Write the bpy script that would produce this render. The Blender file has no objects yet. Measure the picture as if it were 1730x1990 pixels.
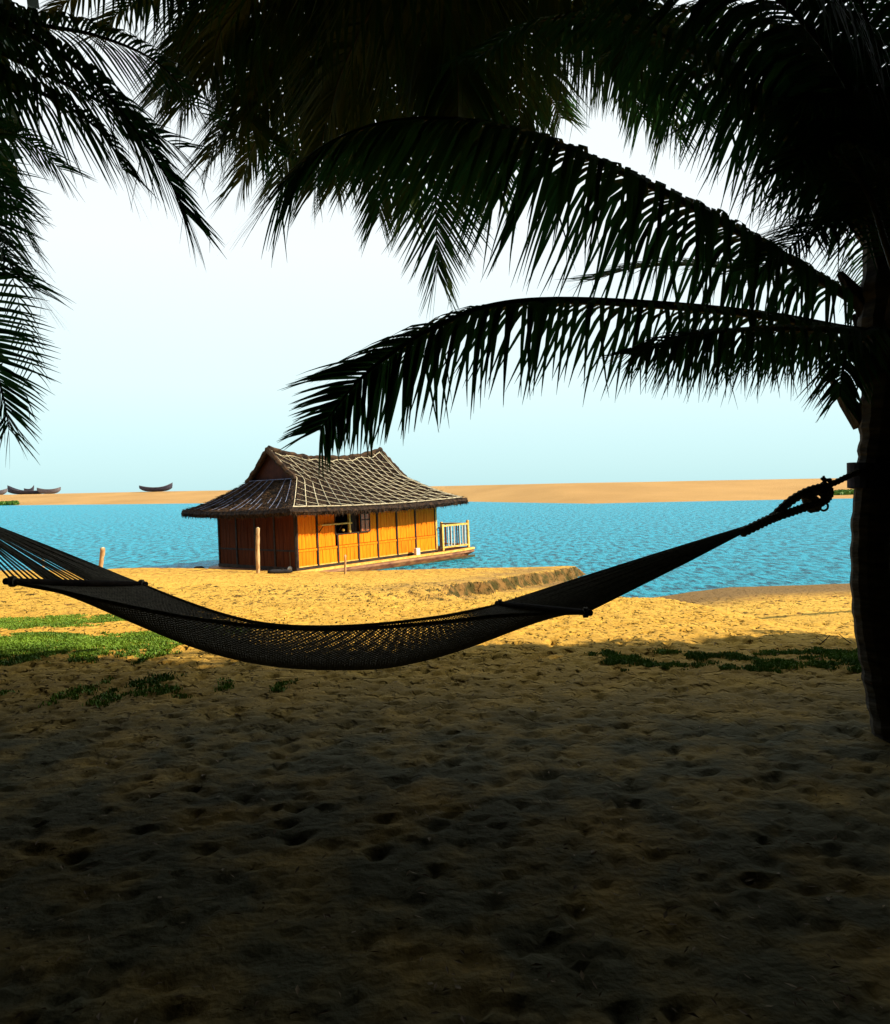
import bpy, math, random
import numpy as np
from mathutils import Vector, Matrix
random.seed(7); RS = np.random.RandomState(7)
scene = bpy.context.scene
R = math.radians

# ------------------------------------------------------------------ camera
FPX = 1500.0; ROLL = R(1.1); EYE = 1.5; CX = 865.0; CY = 946.0
cam = bpy.data.cameras.new('camera'); cam_o = bpy.data.objects.new('camera', cam)
scene.collection.objects.link(cam_o); scene.camera = cam_o
cam.sensor_fit = 'VERTICAL'; cam.sensor_height = 36.0; cam.lens = FPX / 1990.0 * 36.0
cam.shift_y = (CY - 995.0) / 1990.0
cam.clip_start = 0.05; cam.clip_end = 9000
cam_o.matrix_world = Matrix.Translation((0, 0, EYE)) @ Matrix.Rotation(R(90), 4, 'X') @ Matrix.Rotation(-ROLL, 4, 'Z')

# ------------------------------------------------------------------ light
SUN_EL = R(32); SUN_AZ = R(98)            # azimuth clockwise from +Y (the view direction)
SKY_STRENGTH = 0.15; EXPOSURE = 0.68
w = bpy.data.worlds.new('World'); scene.world = w; w.use_nodes = True
nt = w.node_tree; bg = nt.nodes['Background']
sky = nt.nodes.new('ShaderNodeTexSky'); sky.sky_type = 'NISHITA'; sky.sun_disc = False
sky.sun_elevation = SUN_EL; sky.sun_rotation = SUN_AZ
sky.air_density = 1.0; sky.dust_density = 1.0; sky.ozone_density = 3.0
# thin bright sea haze over the clear sky: cyan low down, white above
wtc = nt.nodes.new('ShaderNodeTexCoord'); wsep = nt.nodes.new('ShaderNodeSeparateXYZ'); nt.links.new(wtc.outputs['Generated'], wsep.inputs[0])
wcr = nt.nodes.new('ShaderNodeValToRGB'); we = wcr.color_ramp.elements
we[0].position = 0.0; we[0].color = (.54, .83, .85, 1); we[1].position = 1.0; we[1].color = (.55, .74, .90, 1)
for p_, c_ in ((.05, (.62, .89, .91)), (.13, (.78, .97, .97)), (.29, (.93, 1, 1)), (.5, (.93, 1, 1))):
    x_ = we.new(p_); x_.color = (*c_, 1)
nt.links.new(wsep.outputs['Z'], wcr.inputs[0])
wsc = nt.nodes.new('ShaderNodeVectorMath'); wsc.operation = 'SCALE'; wsc.inputs['Scale'].default_value = 4.5; nt.links.new(wcr.outputs[0], wsc.inputs[0])
wmx = nt.nodes.new('ShaderNodeMix'); wmx.data_type = 'RGBA'; wmx.inputs[0].default_value = .94
nt.links.new(sky.outputs[0], wmx.inputs[6]); nt.links.new(wsc.outputs[0], wmx.inputs[7])
nt.links.new(wmx.outputs[2], bg.inputs[0]); bg.inputs[1].default_value = SKY_STRENGTH
sun = bpy.data.lights.new('sun', 'SUN'); sun_o = bpy.data.objects.new('sun', sun); scene.collection.objects.link(sun_o)
sun.energy = 5.0; sun.angle = R(0.5); sun.color = (1.0, 0.86, 0.62)
SD = Vector((math.sin(SUN_AZ) * math.cos(SUN_EL), math.cos(SUN_AZ) * math.cos(SUN_EL), math.sin(SUN_EL)))
sun_o.rotation_euler = SD.to_track_quat('Z', 'Y').to_euler()
scene.view_settings.view_transform = 'Standard'; scene.view_settings.look = 'None'
scene.view_settings.gamma = 1.0; scene.view_settings.exposure = EXPOSURE
try: scene.view_settings.use_curve_mapping = False
except Exception: pass
scene.cycles.max_bounces = 6; scene.cycles.diffuse_bounces = 3; scene.cycles.glossy_bounces = 3
scene.cycles.transparent_max_bounces = 4

# ------------------------------------------------------------------ helpers
_c, _s = math.cos(ROLL), math.sin(ROLL)
def P(px, py, d):
    """photo pixel + distance ahead of the camera -> world point"""
    dx, dy = px - CX, py - CY
    u = dx * _c - dy * _s; v = -dx * _s - dy * _c
    return Vector((u / FPX * d, d, EYE + v / FPX * d))

class MB:
    def __init__(s): s.v = []; s.f = []
    def quadstrip(s, a, b):
        n = len(s.v); s.v += list(a) + list(b); k = len(a)
        for i in range(k - 1): s.f.append((n + i, n + i + 1, n + k + i + 1, n + k + i))
    def grid(s, rows):
        n = len(s.v); k = len(rows[0])
        for r in rows: s.v += [tuple(p) for p in r]
        for j in range(len(rows) - 1):
            for i in range(k - 1):
                a = n + j * k + i; s.f.append((a, a + 1, a + k + 1, a + k))
    def tube(s, pts, rad, n=5, caps=True):
        pts = [Vector(p) for p in pts]
        if not hasattr(rad, '__len__'): rad = [rad] * len(pts)
        base = len(s.v); up = Vector((0.13, 0.21, 1)).normalized(); t0 = None; A = None
        for i, p in enumerate(pts):
            t = (pts[min(i + 1, len(pts) - 1)] - pts[max(i - 1, 0)])
            if t.length < 1e-9: t = Vector((0, 0, 1))
            t.normalize()
            if A is None: A = t.cross(up if abs(t.dot(up)) < .95 else Vector((1, 0, 0))).normalized()
            A = (A - t * A.dot(t)).normalized(); B = t.cross(A)
            for k in range(n):
                a = 2 * math.pi * k / n
                s.v.append(tuple(p + (A * math.cos(a) + B * math.sin(a)) * rad[i]))
        for i in range(len(pts) - 1):
            for k in range(n):
                a = base + i * n + k; b = base + i * n + (k + 1) % n
                s.f.append((a, b, b + n, a + n))
        if caps:
            s.f.append(tuple(base + k for k in range(n))[::-1])
            s.f.append(tuple(base + (len(pts) - 1) * n + k for k in range(n)))
    def box(s, x0, x1, y0, y1, z0, z1):
        n = len(s.v)
        s.v += [(x0,y0,z0),(x1,y0,z0),(x1,y1,z0),(x0,y1,z0),(x0,y0,z1),(x1,y0,z1),(x1,y1,z1),(x0,y1,z1)]
        s.f += [(n,n+3,n+2,n+1),(n+4,n+5,n+6,n+7),(n,n+1,n+5,n+4),(n+1,n+2,n+6,n+5),(n+2,n+3,n+7,n+6),(n+3,n,n+4,n+7)]
    def build(s, name, mat, parent=None, smooth=False, **props):
        me = bpy.data.meshes.new(name); me.from_pydata([tuple(p) for p in s.v], [], s.f); me.update()
        if smooth:
            for p in me.polygons: p.use_smooth = True
        if mat: me.materials.append(mat)
        o = bpy.data.objects.new(name, me); scene.collection.objects.link(o)
        if parent: o.parent = parent
        for k, v in props.items(): o[k] = v
        return o
def thing(name, label, cat, loc=(0, 0, 0), group=None):
    o = bpy.data.objects.new(name, None); scene.collection.objects.link(o); o.location = loc
    o['label'] = label; o['category'] = cat
    if group: o['group'] = group
    return o
def child(o, parent):
    """parent a world-space mesh to an Empty that stands off the origin"""
    o.parent = parent; o.matrix_parent_inverse = Matrix.Translation(parent.location).inverted(); return o
def catmull(pts, n):
    pts = [Vector(p) for p in pts]; out = []; L = len(pts) - 1
    for i in range(n + 1):
        x = i / n * L; k = min(int(x), L - 1); f = x - k
        p1, p2 = pts[k], pts[k + 1]
        p0 = pts[k - 1] if k > 0 else p1 * 2 - p2; p3 = pts[k + 2] if k + 2 <= L else p2 * 2 - p1
        out.append(0.5 * ((2 * p1) + (p2 - p0) * f + (2 * p0 - 5 * p1 + 4 * p2 - p3) * f * f + (3 * p1 - p0 - 3 * p2 + p3) * f ** 3))
    return out

# numpy value noise
_T = RS.rand(512, 512)
def vnoise(x, y):
    xi = np.floor(x).astype(int); yi = np.floor(y).astype(int); fx = x - xi; fy = y - yi
    fx = fx * fx * (3 - 2 * fx); fy = fy * fy * (3 - 2 * fy)
    g = lambda a, b: _T[a % 512, b % 512]
    return (g(xi, yi) * (1 - fx) + g(xi + 1, yi) * fx) * (1 - fy) + (g(xi, yi + 1) * (1 - fx) + g(xi + 1, yi + 1) * fx) * fy
def fbm(x, y, o=3):
    a = 0; w_ = 1; t = 0
    for i in range(o): a = a + w_ * vnoise(x * 2 ** i + 17.3 * i, y * 2 ** i + 5.7 * i); t += w_; w_ *= .5
    return a / t

# ------------------------------------------------------------------ materials
def mat(name, col, rough=.8, spec=.3, **kw):
    m = bpy.data.materials.new(name); m.use_nodes = True; b = m.node_tree.nodes['Principled BSDF']
    b.inputs['Base Color'].default_value = (*col, 1); b.inputs['Roughness'].default_value = rough
    b.inputs['Specular IOR Level'].default_value = spec
    return m
def nodes(m): return m.node_tree.nodes, m.node_tree.links, m.node_tree.nodes['Principled BSDF']
def noisy(name, c1, c2, scale=(1, 1, 1), nscale=5, rough=.85, bump=.0, dist=.02, spec=.2, detail=5, lo=.35, hi=.65, third=None, objrand=0):
    m = mat(name, c1, rough, spec); N, L, b = nodes(m)
    tc = N.new('ShaderNodeTexCoord'); mp = N.new('ShaderNodeMapping'); mp.inputs['Scale'].default_value = scale
    no = N.new('ShaderNodeTexNoise'); no.inputs['Scale'].default_value = nscale; no.inputs['Detail'].default_value = detail
    cr = N.new('ShaderNodeValToRGB'); e = cr.color_ramp.elements
    e[0].position = lo; e[0].color = (*c1, 1); e[1].position = hi; e[1].color = (*c2, 1)
    if third: x = e.new((lo + hi) / 2); x.color = (*third, 1)
    L.new(tc.outputs['Object'], mp.inputs[0]); L.new(mp.outputs[0], no.inputs[0]); L.new(no.outputs[0], cr.inputs[0])
    out = cr.outputs[0]
    if objrand:
        oi = N.new('ShaderNodeObjectInfo'); hs = N.new('ShaderNodeHueSaturation'); mr = N.new('ShaderNodeMapRange')
        mr.inputs[3].default_value = 1 - objrand; mr.inputs[4].default_value = 1 + objrand
        L.new(oi.outputs['Random'], mr.inputs[0]); L.new(mr.outputs[0], hs.inputs['Value']); L.new(out, hs.inputs['Color']); out = hs.outputs[0]
    L.new(out, b.inputs['Base Color'])
    if bump:
        bp = N.new('ShaderNodeBump'); bp.inputs['Strength'].default_value = bump; bp.inputs['Distance'].default_value = dist
        L.new(no.outputs[0], bp.inputs['Height']); L.new(bp.outputs[0], b.inputs['Normal'])
    return m

M_leaf = noisy('palm_leaflet', (.012, .03, .006), (.05, .075, .012), nscale=2.5, rough=.62, spec=.15)
def translucent(m, col, f):
    N, L, b = nodes(m); out = [n for n in N if n.type == 'OUTPUT_MATERIAL'][0]
    t = N.new('ShaderNodeBsdfTranslucent'); t.inputs[0].default_value = (*col, 1); mx = N.new('ShaderNodeMixShader'); mx.inputs[0].default_value = f
    L.new(b.outputs[0], mx.inputs[1]); L.new(t.outputs[0], mx.inputs[2]); L.new(mx.outputs[0], out.inputs[0])
translucent(M_leaf, (.03, .12, .03), .22)
M_leafd = noisy('shade_leaf', (.012, .028, .008), (.03, .05, .012), nscale=1.5, rough=.6)
M_rachis = noisy('palm_rachis', (.03, .035, .012), (.07, .06, .02), nscale=6, rough=.6)
M_bark = noisy('palm_bark', (.035, .028, .02), (.11, .09, .065), scale=(1, 1, 4), nscale=7, bump=.8, dist=.02)
M_fibre = noisy('palm_fibre', (.03, .02, .012), (.09, .06, .03), scale=(3, 3, 1), nscale=9, bump=.6)
M_rope = noisy('hammock_rope', (.10, .085, .06), (.2, .17, .12), nscale=60, rough=.9, bump=.4, dist=.004)
M_bar = noisy('spreader_wood', (.015, .011, .010), (.035, .025, .02), scale=(1, 1, 1), nscale=14, rough=.9, spec=.05)
M_metal = mat('dull_steel', (.18, .18, .17), .5); nodes(M_metal)[2].inputs['Metallic'].default_value = .9
M_strap = noisy('strap_webbing', (.012, .014, .03), (.03, .03, .06), nscale=20, rough=.8)
M_wood = noisy('varnished_bamboo', (.74, .145, .003), (.96, .31, .010), scale=(14, 14, .8), nscale=2.2, rough=.6, bump=.25, dist=.01, spec=.08, lo=.3, hi=.7, third=(.90, .225, .005), objrand=.12)
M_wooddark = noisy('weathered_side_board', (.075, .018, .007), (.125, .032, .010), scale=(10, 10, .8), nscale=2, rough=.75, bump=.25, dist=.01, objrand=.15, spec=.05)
M_frame = noisy('dark_frame', (.02, .012, .01), (.05, .03, .02), nscale=6, rough=.7)
M_gable = noisy('gable_boarding', (.035, .012, .010), (.07, .024, .016), nscale=4, rough=.8)
M_trim = noisy('pale_trim', (.6, .32, .05), (.85, .55, .14), scale=(2, 2, 2), nscale=4, rough=.5)
M_thatch = noisy('thatch', (.012, .008, .007), (.075, .042, .023), scale=(1, 1, 1), nscale=7, rough=.95, bump=1.0, dist=.12, detail=8, lo=.36, hi=.72, third=(.03, .018, .012))
M_thatch2 = noisy('thatch_straw', (.014, .009, .007), (.09, .05, .024), nscale=3.5, rough=.95, detail=6, lo=.35, hi=.7)
M_lath = noisy('pale_lath', (.5, .42, .26), (.75, .68, .5), nscale=8, rough=.8)
M_lathb = noisy('shaded_lath', (.10, .12, .22), (.22, .25, .36), nscale=8, rough=.8)  # pale lath again, with bluish shade put into its colour
M_hull = noisy('hull_paint', (.16, .05, .03), (.36, .17, .07), scale=(1, 1, 3), nscale=3, rough=.6, bump=.3)
M_hullb = noisy('hull_bottom', (.03, .035, .02), (.12, .09, .035), scale=(1, 1, 3), nscale=3, rough=.6)
M_post = noisy('driftwood_post', (.35, .19, .08), (.62, .42, .22), scale=(4, 4, 1), nscale=5, rough=.85, bump=.5)
M_boat = noisy('boat_tar', (.022, .022, .04), (.075, .07, .10), scale=(.5, 2, 4), nscale=2, rough=.7)
M_boat2 = noisy('boat_weathered', (.10, .09, .11), (.2, .18, .2), scale=(.5, 2, 4), nscale=2, rough=.7)
M_black = noisy('tarred_log', (.012, .012, .014), (.03, .028, .03), nscale=5, rough=.8)
M_grass = noisy('beach_grass', (.07, .15, .012), (.16, .28, .025), nscale=1.5, rough=.6)
M_shrub = noisy('shrub_leaf', (.03, .09, .01), (.09, .2, .02), nscale=1.2, rough=.6)
M_bal = mat('pale_baluster', (.62, .62, .58), .6)
M_white = mat('white_paint', (.75, .72, .6), .6)
M_pane = mat('window_pane', (.5, .14, .03), .15, .5)

def sand_material():
    m = mat('sand', (.5, .3, .1), .95, .1); N, L, b = nodes(m)
    geo = N.new('ShaderNodeNewGeometry'); sep = N.new('ShaderNodeSeparateXYZ'); L.new(geo.outputs['Position'], sep.inputs[0])
    def noise(sc, det, vec=None):
        n = N.new('ShaderNodeTexNoise'); n.inputs['Scale'].default_value = sc; n.inputs['Detail'].default_value = det
        L.new(vec or geo.outputs['Position'], n.inputs[0]); return n.outputs[0]
    def ramp(inp, p0, p1, c0=(0, 0, 0), c1=(1, 1, 1)):
        r = N.new('ShaderNodeValToRGB'); e = r.color_ramp.elements; e[0].position = p0; e[1].position = p1
        e[0].color = (*c0, 1); e[1].color = (*c1, 1); L.new(inp, r.inputs[0]); return r.outputs[0]
    def mr(inp, a, b_, c=0, d=1):
        r = N.new('ShaderNodeMapRange'); r.inputs[1].default_value = a; r.inputs[2].default_value = b_
        r.inputs[3].default_value = c; r.inputs[4].default_value = d; L.new(inp, r.inputs[0]); return r.outputs[0]
    def mul(a, b_):
        r = N.new('ShaderNodeMath'); r.operation = 'MULTIPLY'; L.new(a, r.inputs[0])
        if isinstance(b_, float): r.inputs[1].default_value = b_
        else: L.new(b_, r.inputs[1])
        return r.outputs[0]
    def mix(f, a, c):
        r = N.new('ShaderNodeMix'); r.data_type = 'RGBA'; L.new(f, r.inputs[0]); L.new(a, r.inputs[6])
        if isinstance(c, tuple): r.inputs[7].default_value = (*c, 1)
        else: L.new(c, r.inputs[7])
        return r.outputs[2]
    base = ramp(noise(2.2, 6), .3, .7, (.60, .345, .058), (.74, .45, .085))
    grain = ramp(noise(38, 3), .34, .66, (.72, .7, .66), (1.1, 1.08, 1.05))
    mm = N.new('ShaderNodeMix'); mm.data_type = 'RGBA'; mm.blend_type = 'MULTIPLY'; mm.inputs[0].default_value = .8
    L.new(base, mm.inputs[6]); L.new(grain, mm.inputs[7]); col = mm.outputs[2]
    # seaweed and twig litter along the berm edge (a real band of debris)
    band = mul(mr(sep.outputs['Y'], 20.5, 23.5), mr(sep.outputs['Y'], 25.2, 24.9))
    litter = mul(band, ramp(noise(5.5, 5), .50, .60))
    col = mix(mul(litter, .75), col, (.26, .085, .02))
    # litter scattered over the right beach
    b2 = mul(mul(mr(sep.outputs['X'], 5.0, 7.0), mr(sep.outputs['Y'], 17.0, 18.5)), mr(sep.outputs['Y'], 21.0, 20.0))
    col = mix(mul(mul(b2, ramp(noise(4.5, 5), .48, .6)), .6), col, (.30, .11, .025))
    shade_mask = mr(sep.outputs['Y'], 8.0, 4.6)  # dark earthy tint; paints the foreground shade into the sand colour
    shade_mottle = N.new('ShaderNodeMath'); shade_mottle.operation = 'MULTIPLY'; L.new(shade_mask, shade_mottle.inputs[0]); L.new(ramp(noise(2.3, 9), .28, .56, (.62, .62, .62)), shade_mottle.inputs[1])
    col = mix(mul(shade_mottle.outputs[0], .95), col, (.056, .060, .036))
    # damp sand at the waterline
    wet = mr(sep.outputs['Z'], -1.28, -1.42)
    col = mix(wet, col, (.20, .12, .045))
    # darker damp top of the spit along its cut edge
    sd1 = N.new('ShaderNodeVectorMath'); sd1.operation = 'DOT_PRODUCT'; sd1.inputs[1].default_value = (.833, -.553, 0); L.new(geo.outputs['Position'], sd1.inputs[0])
    sdv = sd1.outputs['Value']      # -10.1 on the edge line
    damp = mul(mul(mul(mr(sdv, -12.2, -11.0), mr(sdv, -9.2, -9.8)), mr(sep.outputs['Y'], 16.5, 18.5)), mr(sep.outputs['Y'], 26.0, 25.5))
    col = mix(mul(mul(damp, ramp(noise(1.3, 4), .3, .6)), .75), col, (.27, .16, .06))
    # steep cut bank: dark earth with algae
    sepn = N.new('ShaderNodeSeparateXYZ'); L.new(geo.outputs['True Normal'], sepn.inputs[0])
    steep = mul(mr(sepn.outputs['Z'], .93, .75), mr(sep.outputs['Y'], 12.0, 14.0))
    farm = mr(sep.outputs['Y'], 60, 40)
    bank = ramp(noise(4, 4), .4, .6, (.06, .05, .015), (.20, .11, .035))
    col = mix(mul(steep, farm), col, bank)
    # the far bar is paler, pinker sand
    far = mr(sep.outputs['Y'], 60, 90)
    fc = ramp(noise(.05, 5), .35, .65, (.41, .235, .085), (.49, .285, .105))
    col = mix(far, col, fc)
    L.new(col, b.inputs['Base Color'])
    n1 = noise(24, 8); bp = N.new('ShaderNodeBump'); bp.inputs['Strength'].default_value = .55; bp.inputs['Distance'].default_value = .022
    L.new(n1, bp.inputs['Height'])
    pit = ramp(noise(8.5, 2.5), .36, .46); bp2 = N.new('ShaderNodeBump'); bp2.inputs['Strength'].default_value = .9; bp2.inputs['Distance'].default_value = .05
    L.new(pit, bp2.inputs['Height']); L.new(mr(sep.outputs['Y'], 3.6, 7.0, .10, .9), bp2.inputs['Strength']); L.new(bp.outputs[0], bp2.inputs['Normal']); L.new(bp2.outputs[0], b.inputs['Normal'])
    return m
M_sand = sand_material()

def water_material():
    m = mat('sea_water', (.004, .075, .15), .3, .05); N, L, b = nodes(m)
    b.inputs['IOR'].default_value = 1.33
    geo = N.new('ShaderNodeNewGeometry'); mp = N.new('ShaderNodeMapping'); mp.inputs['Scale'].default_value = (1.25, .5, 1)
    L.new(geo.outputs['Position'], mp.inputs[0])
    a = N.new('ShaderNodeTexNoise'); a.inputs['Scale'].default_value = 2.7; a.inputs['Detail'].default_value = 8; a.inputs['Roughness'].default_value = .72
    c = N.new('ShaderNodeTexNoise'); c.inputs['Scale'].default_value = .12; c.inputs['Detail'].default_value = 3
    L.new(mp.outputs[0], a.inputs[0]); L.new(mp.outputs[0], c.inputs[0])
    b1 = N.new('ShaderNodeBump'); b1.inputs['Strength'].default_value = 1.0; b1.inputs['Distance'].default_value = .4
    b2 = N.new('ShaderNodeBump'); b2.inputs['Strength'].default_value = .5; b2.inputs['Distance'].default_value = .8
    L.new(a.outputs[0], b1.inputs['Height']); L.new(c.outputs[0], b2.inputs['Height']); L.new(b2.outputs[0], b1.inputs['Normal'])
    L.new(b1.outputs[0], b.inputs['Normal'])
    cr = N.new('ShaderNodeValToRGB'); e = cr.color_ramp.elements
    e[0].position = .41; e[0].color = (.002, .06, .11, 1); e[1].position = .55; e[1].color = (.02, .42, .62, 1)  # ripple lights and darks painted into the water colour
    L.new(a.outputs[0], cr.inputs[0]); L.new(cr.outputs[0], b.inputs['Base Color'])
    return m
M_water = water_material()

# ------------------------------------------------------------------ ground and water
WZ = -1.5
def smooth(t): t = np.clip(t, 0, 1); return t * t * (3 - 2 * t)
def height(x, y, detail=True):
    x = np.asarray(x, float); y = np.asarray(y, float)
    wob = (fbm(x * .35 + 40, y * .35, 3) - .5)
    yl = y + wob * .9 * smooth((y - 14) / 8)
    pL = np.interp(yl, [-50, 0, 6.5, 10, 16, 24.9, 25.3, 27.2, 40, 60], [0, 0, 0, -.25, -.74, -1.15, -1.3, -2.2, -3.5, -4])
    ys = np.interp(x, [-2, 3.5, 4.3, 6, 8, 12, 20, 60], [25, 25, 19.6, 20.6, 21.9, 22.2, 22.6, 26])
    yr = (y + wob * .5) / ys
    pR = np.interp(yr, [-3, .3, .5, .7, .9, 1, 1.15, 2, 4], [0, 0, -.35, -1.1, -1.4, -1.5, -1.9, -3.5, -4])
    sd = (x + 1.5) * .833 - (y - 16) * .553 + (fbm(x * 1.3, y * 1.3 + 9, 3) - .5) * .9
    wd = np.interp(y, [9, 16.5, 18.5], [6, .9, .16])
    m = smooth(sd / wd * .5 + .5)
    pL = pL + .23 * smooth((-x - 3.5) / 7) * smooth((y - 14) / 8) * (1 - smooth((y - 25) / 2.5))
    h = pL * (1 - m) + pR * m
    # the bar across the lagoon
    ysf = np.interp(x, [-400, -137, -60, 0, 22, 62, 130, 400], [330, 232, 192, 158, 118, 119, 105, 60]) + (fbm(x * .02, y * 0 + 3, 2) - .5) * 10
    t = y - ysf
    bar = np.interp(t, [-80, -30, 0, 12, 50, 90, 200, 500], [-4, -3, -1.5, -.7, 1.72, 1.75, -4, -5])
    bar = bar + smooth((t - 5) / 30) * (1 - smooth((t - 120) / 60)) * (fbm(x * .03, y * .03, 3) - .5) * .22
    h = np.where(y > 70, np.maximum(-4, bar), h)
    if detail:
        near = (1 - smooth((y - 22) / 6))
        n1 = (fbm(x * 1.1, y * 1.1, 2) - .5) * .045 + (fbm(x * 7.5 + 3, y * 9, 3) - .5) * .022
        wet = smooth((h + 1.45) / .35)
        h = h + near * n1 * (.5 + .5 * smooth((y - 3.5) / 3)) * (.15 + .85 * wet)
    return h
def axis(parts):
    out = [parts[0][0]]
    for a, b, st in parts:
        n = max(1, int(round((b - a) / st))); out += list(np.linspace(a, b, n + 1)[1:])
    return np.array(out)
ya = [(-3000, -300, 900), (-300, -30, 60), (-30, -2, 3), (-2, 1.4, .3), (1.4, 6, .028), (6, 9, .035), (9, 13, .05), (13, 18, .07), (18, 27, .09), (27, 60, 3), (60, 100, 8), (100, 320, 2.2), (320, 500, 20), (500, 3500, 500)]
xa = [(-3000, -400, 900), (-400, -180, 20), (-180, -20, 2.5), (-20, -10, .25), (-10, -5, .08), (-5, 5, .036), (5, 10, .08), (10, 20, .25), (20, 120, 2.5), (120, 400, 20), (400, 3000, 900)]
X = axis(xa); Y = axis(ya)
GX, GY = np.meshgrid(X, Y); GZ = height(GX, GY)
# footprints: oval hollows with a raised rim
for k in range(11000):
    fy = 1.6 + (random.random() ** .8) * 18; fx = random.uniform(-1, 1) * (fy * .62 + .5)
    rl = random.uniform(.028, .06) * (1 + fy * .045); rw = rl * random.uniform(.4, .75); an = random.uniform(0, math.pi); dp = random.uniform(.004, .010) * (1 + fy * .05)
    i0, i1 = np.searchsorted(X, [fx - .35, fx + .35]); j0, j1 = np.searchsorted(Y, [fy - .35, fy + .35])
    dx = GX[j0:j1, i0:i1] - fx; dy = GY[j0:j1, i0:i1] - fy
    a = (dx * math.cos(an) + dy * math.sin(an)) / rl; b = (-dx * math.sin(an) + dy * math.cos(an)) / rw
    r2 = a * a + b * b
    if fy > 6: dp *= 1.35
    if k % 2 and fy > 6: rl *= .75; rw *= .75; dp *= 1.5; a = a / .75; b = b / .75; r2 = a * a + b * b
    GZ[j0:j1, i0:i1] += -dp * np.exp(-r2 ** 1.7) * 1.5 + dp * .3 * np.exp(-(np.sqrt(r2) - 1.5) ** 2 * 6)
def gz(x, y):
    return float(height(np.array([x]), np.array([y]))[0])
nx, ny = len(X), len(Y)
me = bpy.data.meshes.new('sand_ground')
co = np.stack([GX, GY, GZ], -1).reshape(-1, 3).astype(np.float32)
idx = np.arange(nx * ny).reshape(ny, nx)
q = np.stack([idx[:-1, :-1], idx[:-1, 1:], idx[1:, 1:], idx[1:, :-1]], -1).reshape(-1, 4)
me.vertices.add(len(co)); me.vertices.foreach_set('co', co.ravel())
me.loops.add(q.size); me.loops.foreach_set('vertex_index', q.ravel().astype(np.int32))
me.polygons.add(len(q)); me.polygons.foreach_set('loop_start', (np.arange(len(q)) * 4).astype(np.int32))
me.polygons.foreach_set('use_smooth', np.ones(len(q), bool))
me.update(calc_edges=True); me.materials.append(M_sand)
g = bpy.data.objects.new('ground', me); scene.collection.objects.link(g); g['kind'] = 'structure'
mb = MB(); mb.v = [(-6000, 12, WZ), (6000, 12, WZ), (6000, 8000, WZ), (-6000, 8000, WZ)]; mb.f = [(0, 1, 2, 3)]
mb.build('water', M_water, kind='structure')

# ------------------------------------------------------------------ grass
def blades(mb, x, y, z, n, hgt, spread):
    for _ in range(n):
        a = random.uniform(0, 6.283); r = random.uniform(0, spread); bx = x + math.cos(a) * r; by = y + math.sin(a) * r
        h = hgt * random.uniform(.5, 1.2); wv = .004 + .004 * random.random(); b = random.uniform(0, 6.283); l = random.uniform(.2, 1.1) * h
        dx, dy = math.cos(b), math.sin(b); k = len(mb.v)
        mb.v += [(bx - dy * wv, by + dx * wv, z - .01), (bx + dy * wv, by - dx * wv, z - .01),
                 (bx + dx * l * .4 + dy * wv, by + dy * l * .4 - dx * wv, z + h * .7), (bx + dx * l, by + dy * l, z + h)]
        mb.f += [(k, k + 1, k + 2), (k, k + 2, k + 3)]
def grass(name, label, pts, tufts, hgt, thr):
    """pts: list of (px, py, halfwidth px, halfheight px, weight) blobs in photo terms, dropped on the ground"""
    mb = MB(); done = 0
    for (x0, x1, y0, y1, wt) in pts:
        n = int(tufts * wt); X_ = RS.uniform(x0, x1, n); Y_ = RS.uniform(y0, y1, n)
        ex = 1 - np.abs((X_ - (x0 + x1) / 2) / ((x1 - x0) / 2)) ** 3; ey = 1 - np.abs((Y_ - (y0 + y1) / 2) / ((y1 - y0) / 2)) ** 2
        keep = (.55 * fbm(X_ * 1.3, Y_ * .9 + 50, 3) + .45 * fbm(X_ * 7, Y_ * 6 + 90, 2)) * (.55 + .45 * ex * ey) > thr
        X_, Y_ = X_[keep], Y_[keep]; Z_ = height(X_, Y_)
        for a, b, c in zip(X_, Y_, Z_): blades(mb, a, b, c, 4, hgt, .05)
    o = mb.build(name, M_grass, kind='stuff'); o['label'] = label; o['category'] = 'grass'; return o
grass('grass', 'bright green low grass patch on the sunlit sand under the left end of the hammock', [(-7.5, -1.9, 6.7, 9.2, 1), (-8, -4.0, 9.4, 12, .35)], 26000, .024, .385)
grass('grass', 'dark green grass strip at the shade edge beside the right palm trunk', [(.9, 4.6, 5.9, 7.0, 1)], 15000, .020, .43)
grass('grass', 'thin shaded grass tufts on the sand below the middle of the hammock', [(-1.6, .3, 5.4, 6.2, .5), (-4.5, -.9, 5.2, 6.5, 1)], 8000, .020, .56)

# dry leaf scraps and twigs strewn over the shaded sand
M_dry = noisy('dry_leaf', (.10, .06, .03), (.26, .18, .09), nscale=9, rough=.8)
mb = MB()
for _ in range(2600):
    y_ = 1.6 + random.random() ** 1.3 * 6.2; x_ = random.uniform(-1, 1) * (y_ * .62 + .4); z_ = gz(x_, y_) + .006
    a_ = random.uniform(0, 6.28); l_ = random.uniform(.006, .022); w_2 = l_ * random.uniform(.12, .45); dx_, dy_ = math.cos(a_), math.sin(a_); k = len(mb.v)
    mb.v += [(x_ - dx_ * l_, y_ - dy_ * l_, z_), (x_ + dy_ * w_2, y_ - dx_ * w_2, z_ + .004), (x_ + dx_ * l_, y_ + dy_ * l_, z_ + random.uniform(0, .012)), (x_ - dy_ * w_2, y_ + dx_ * w_2, z_ + .006)]
    mb.f.append((k, k + 1, k + 2, k + 3))
o = mb.build('leaf_litter', M_dry, kind='stuff'); o['label'] = 'small dry leaf scraps strewn over the shaded sand'; o['category'] = 'litter'
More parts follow.
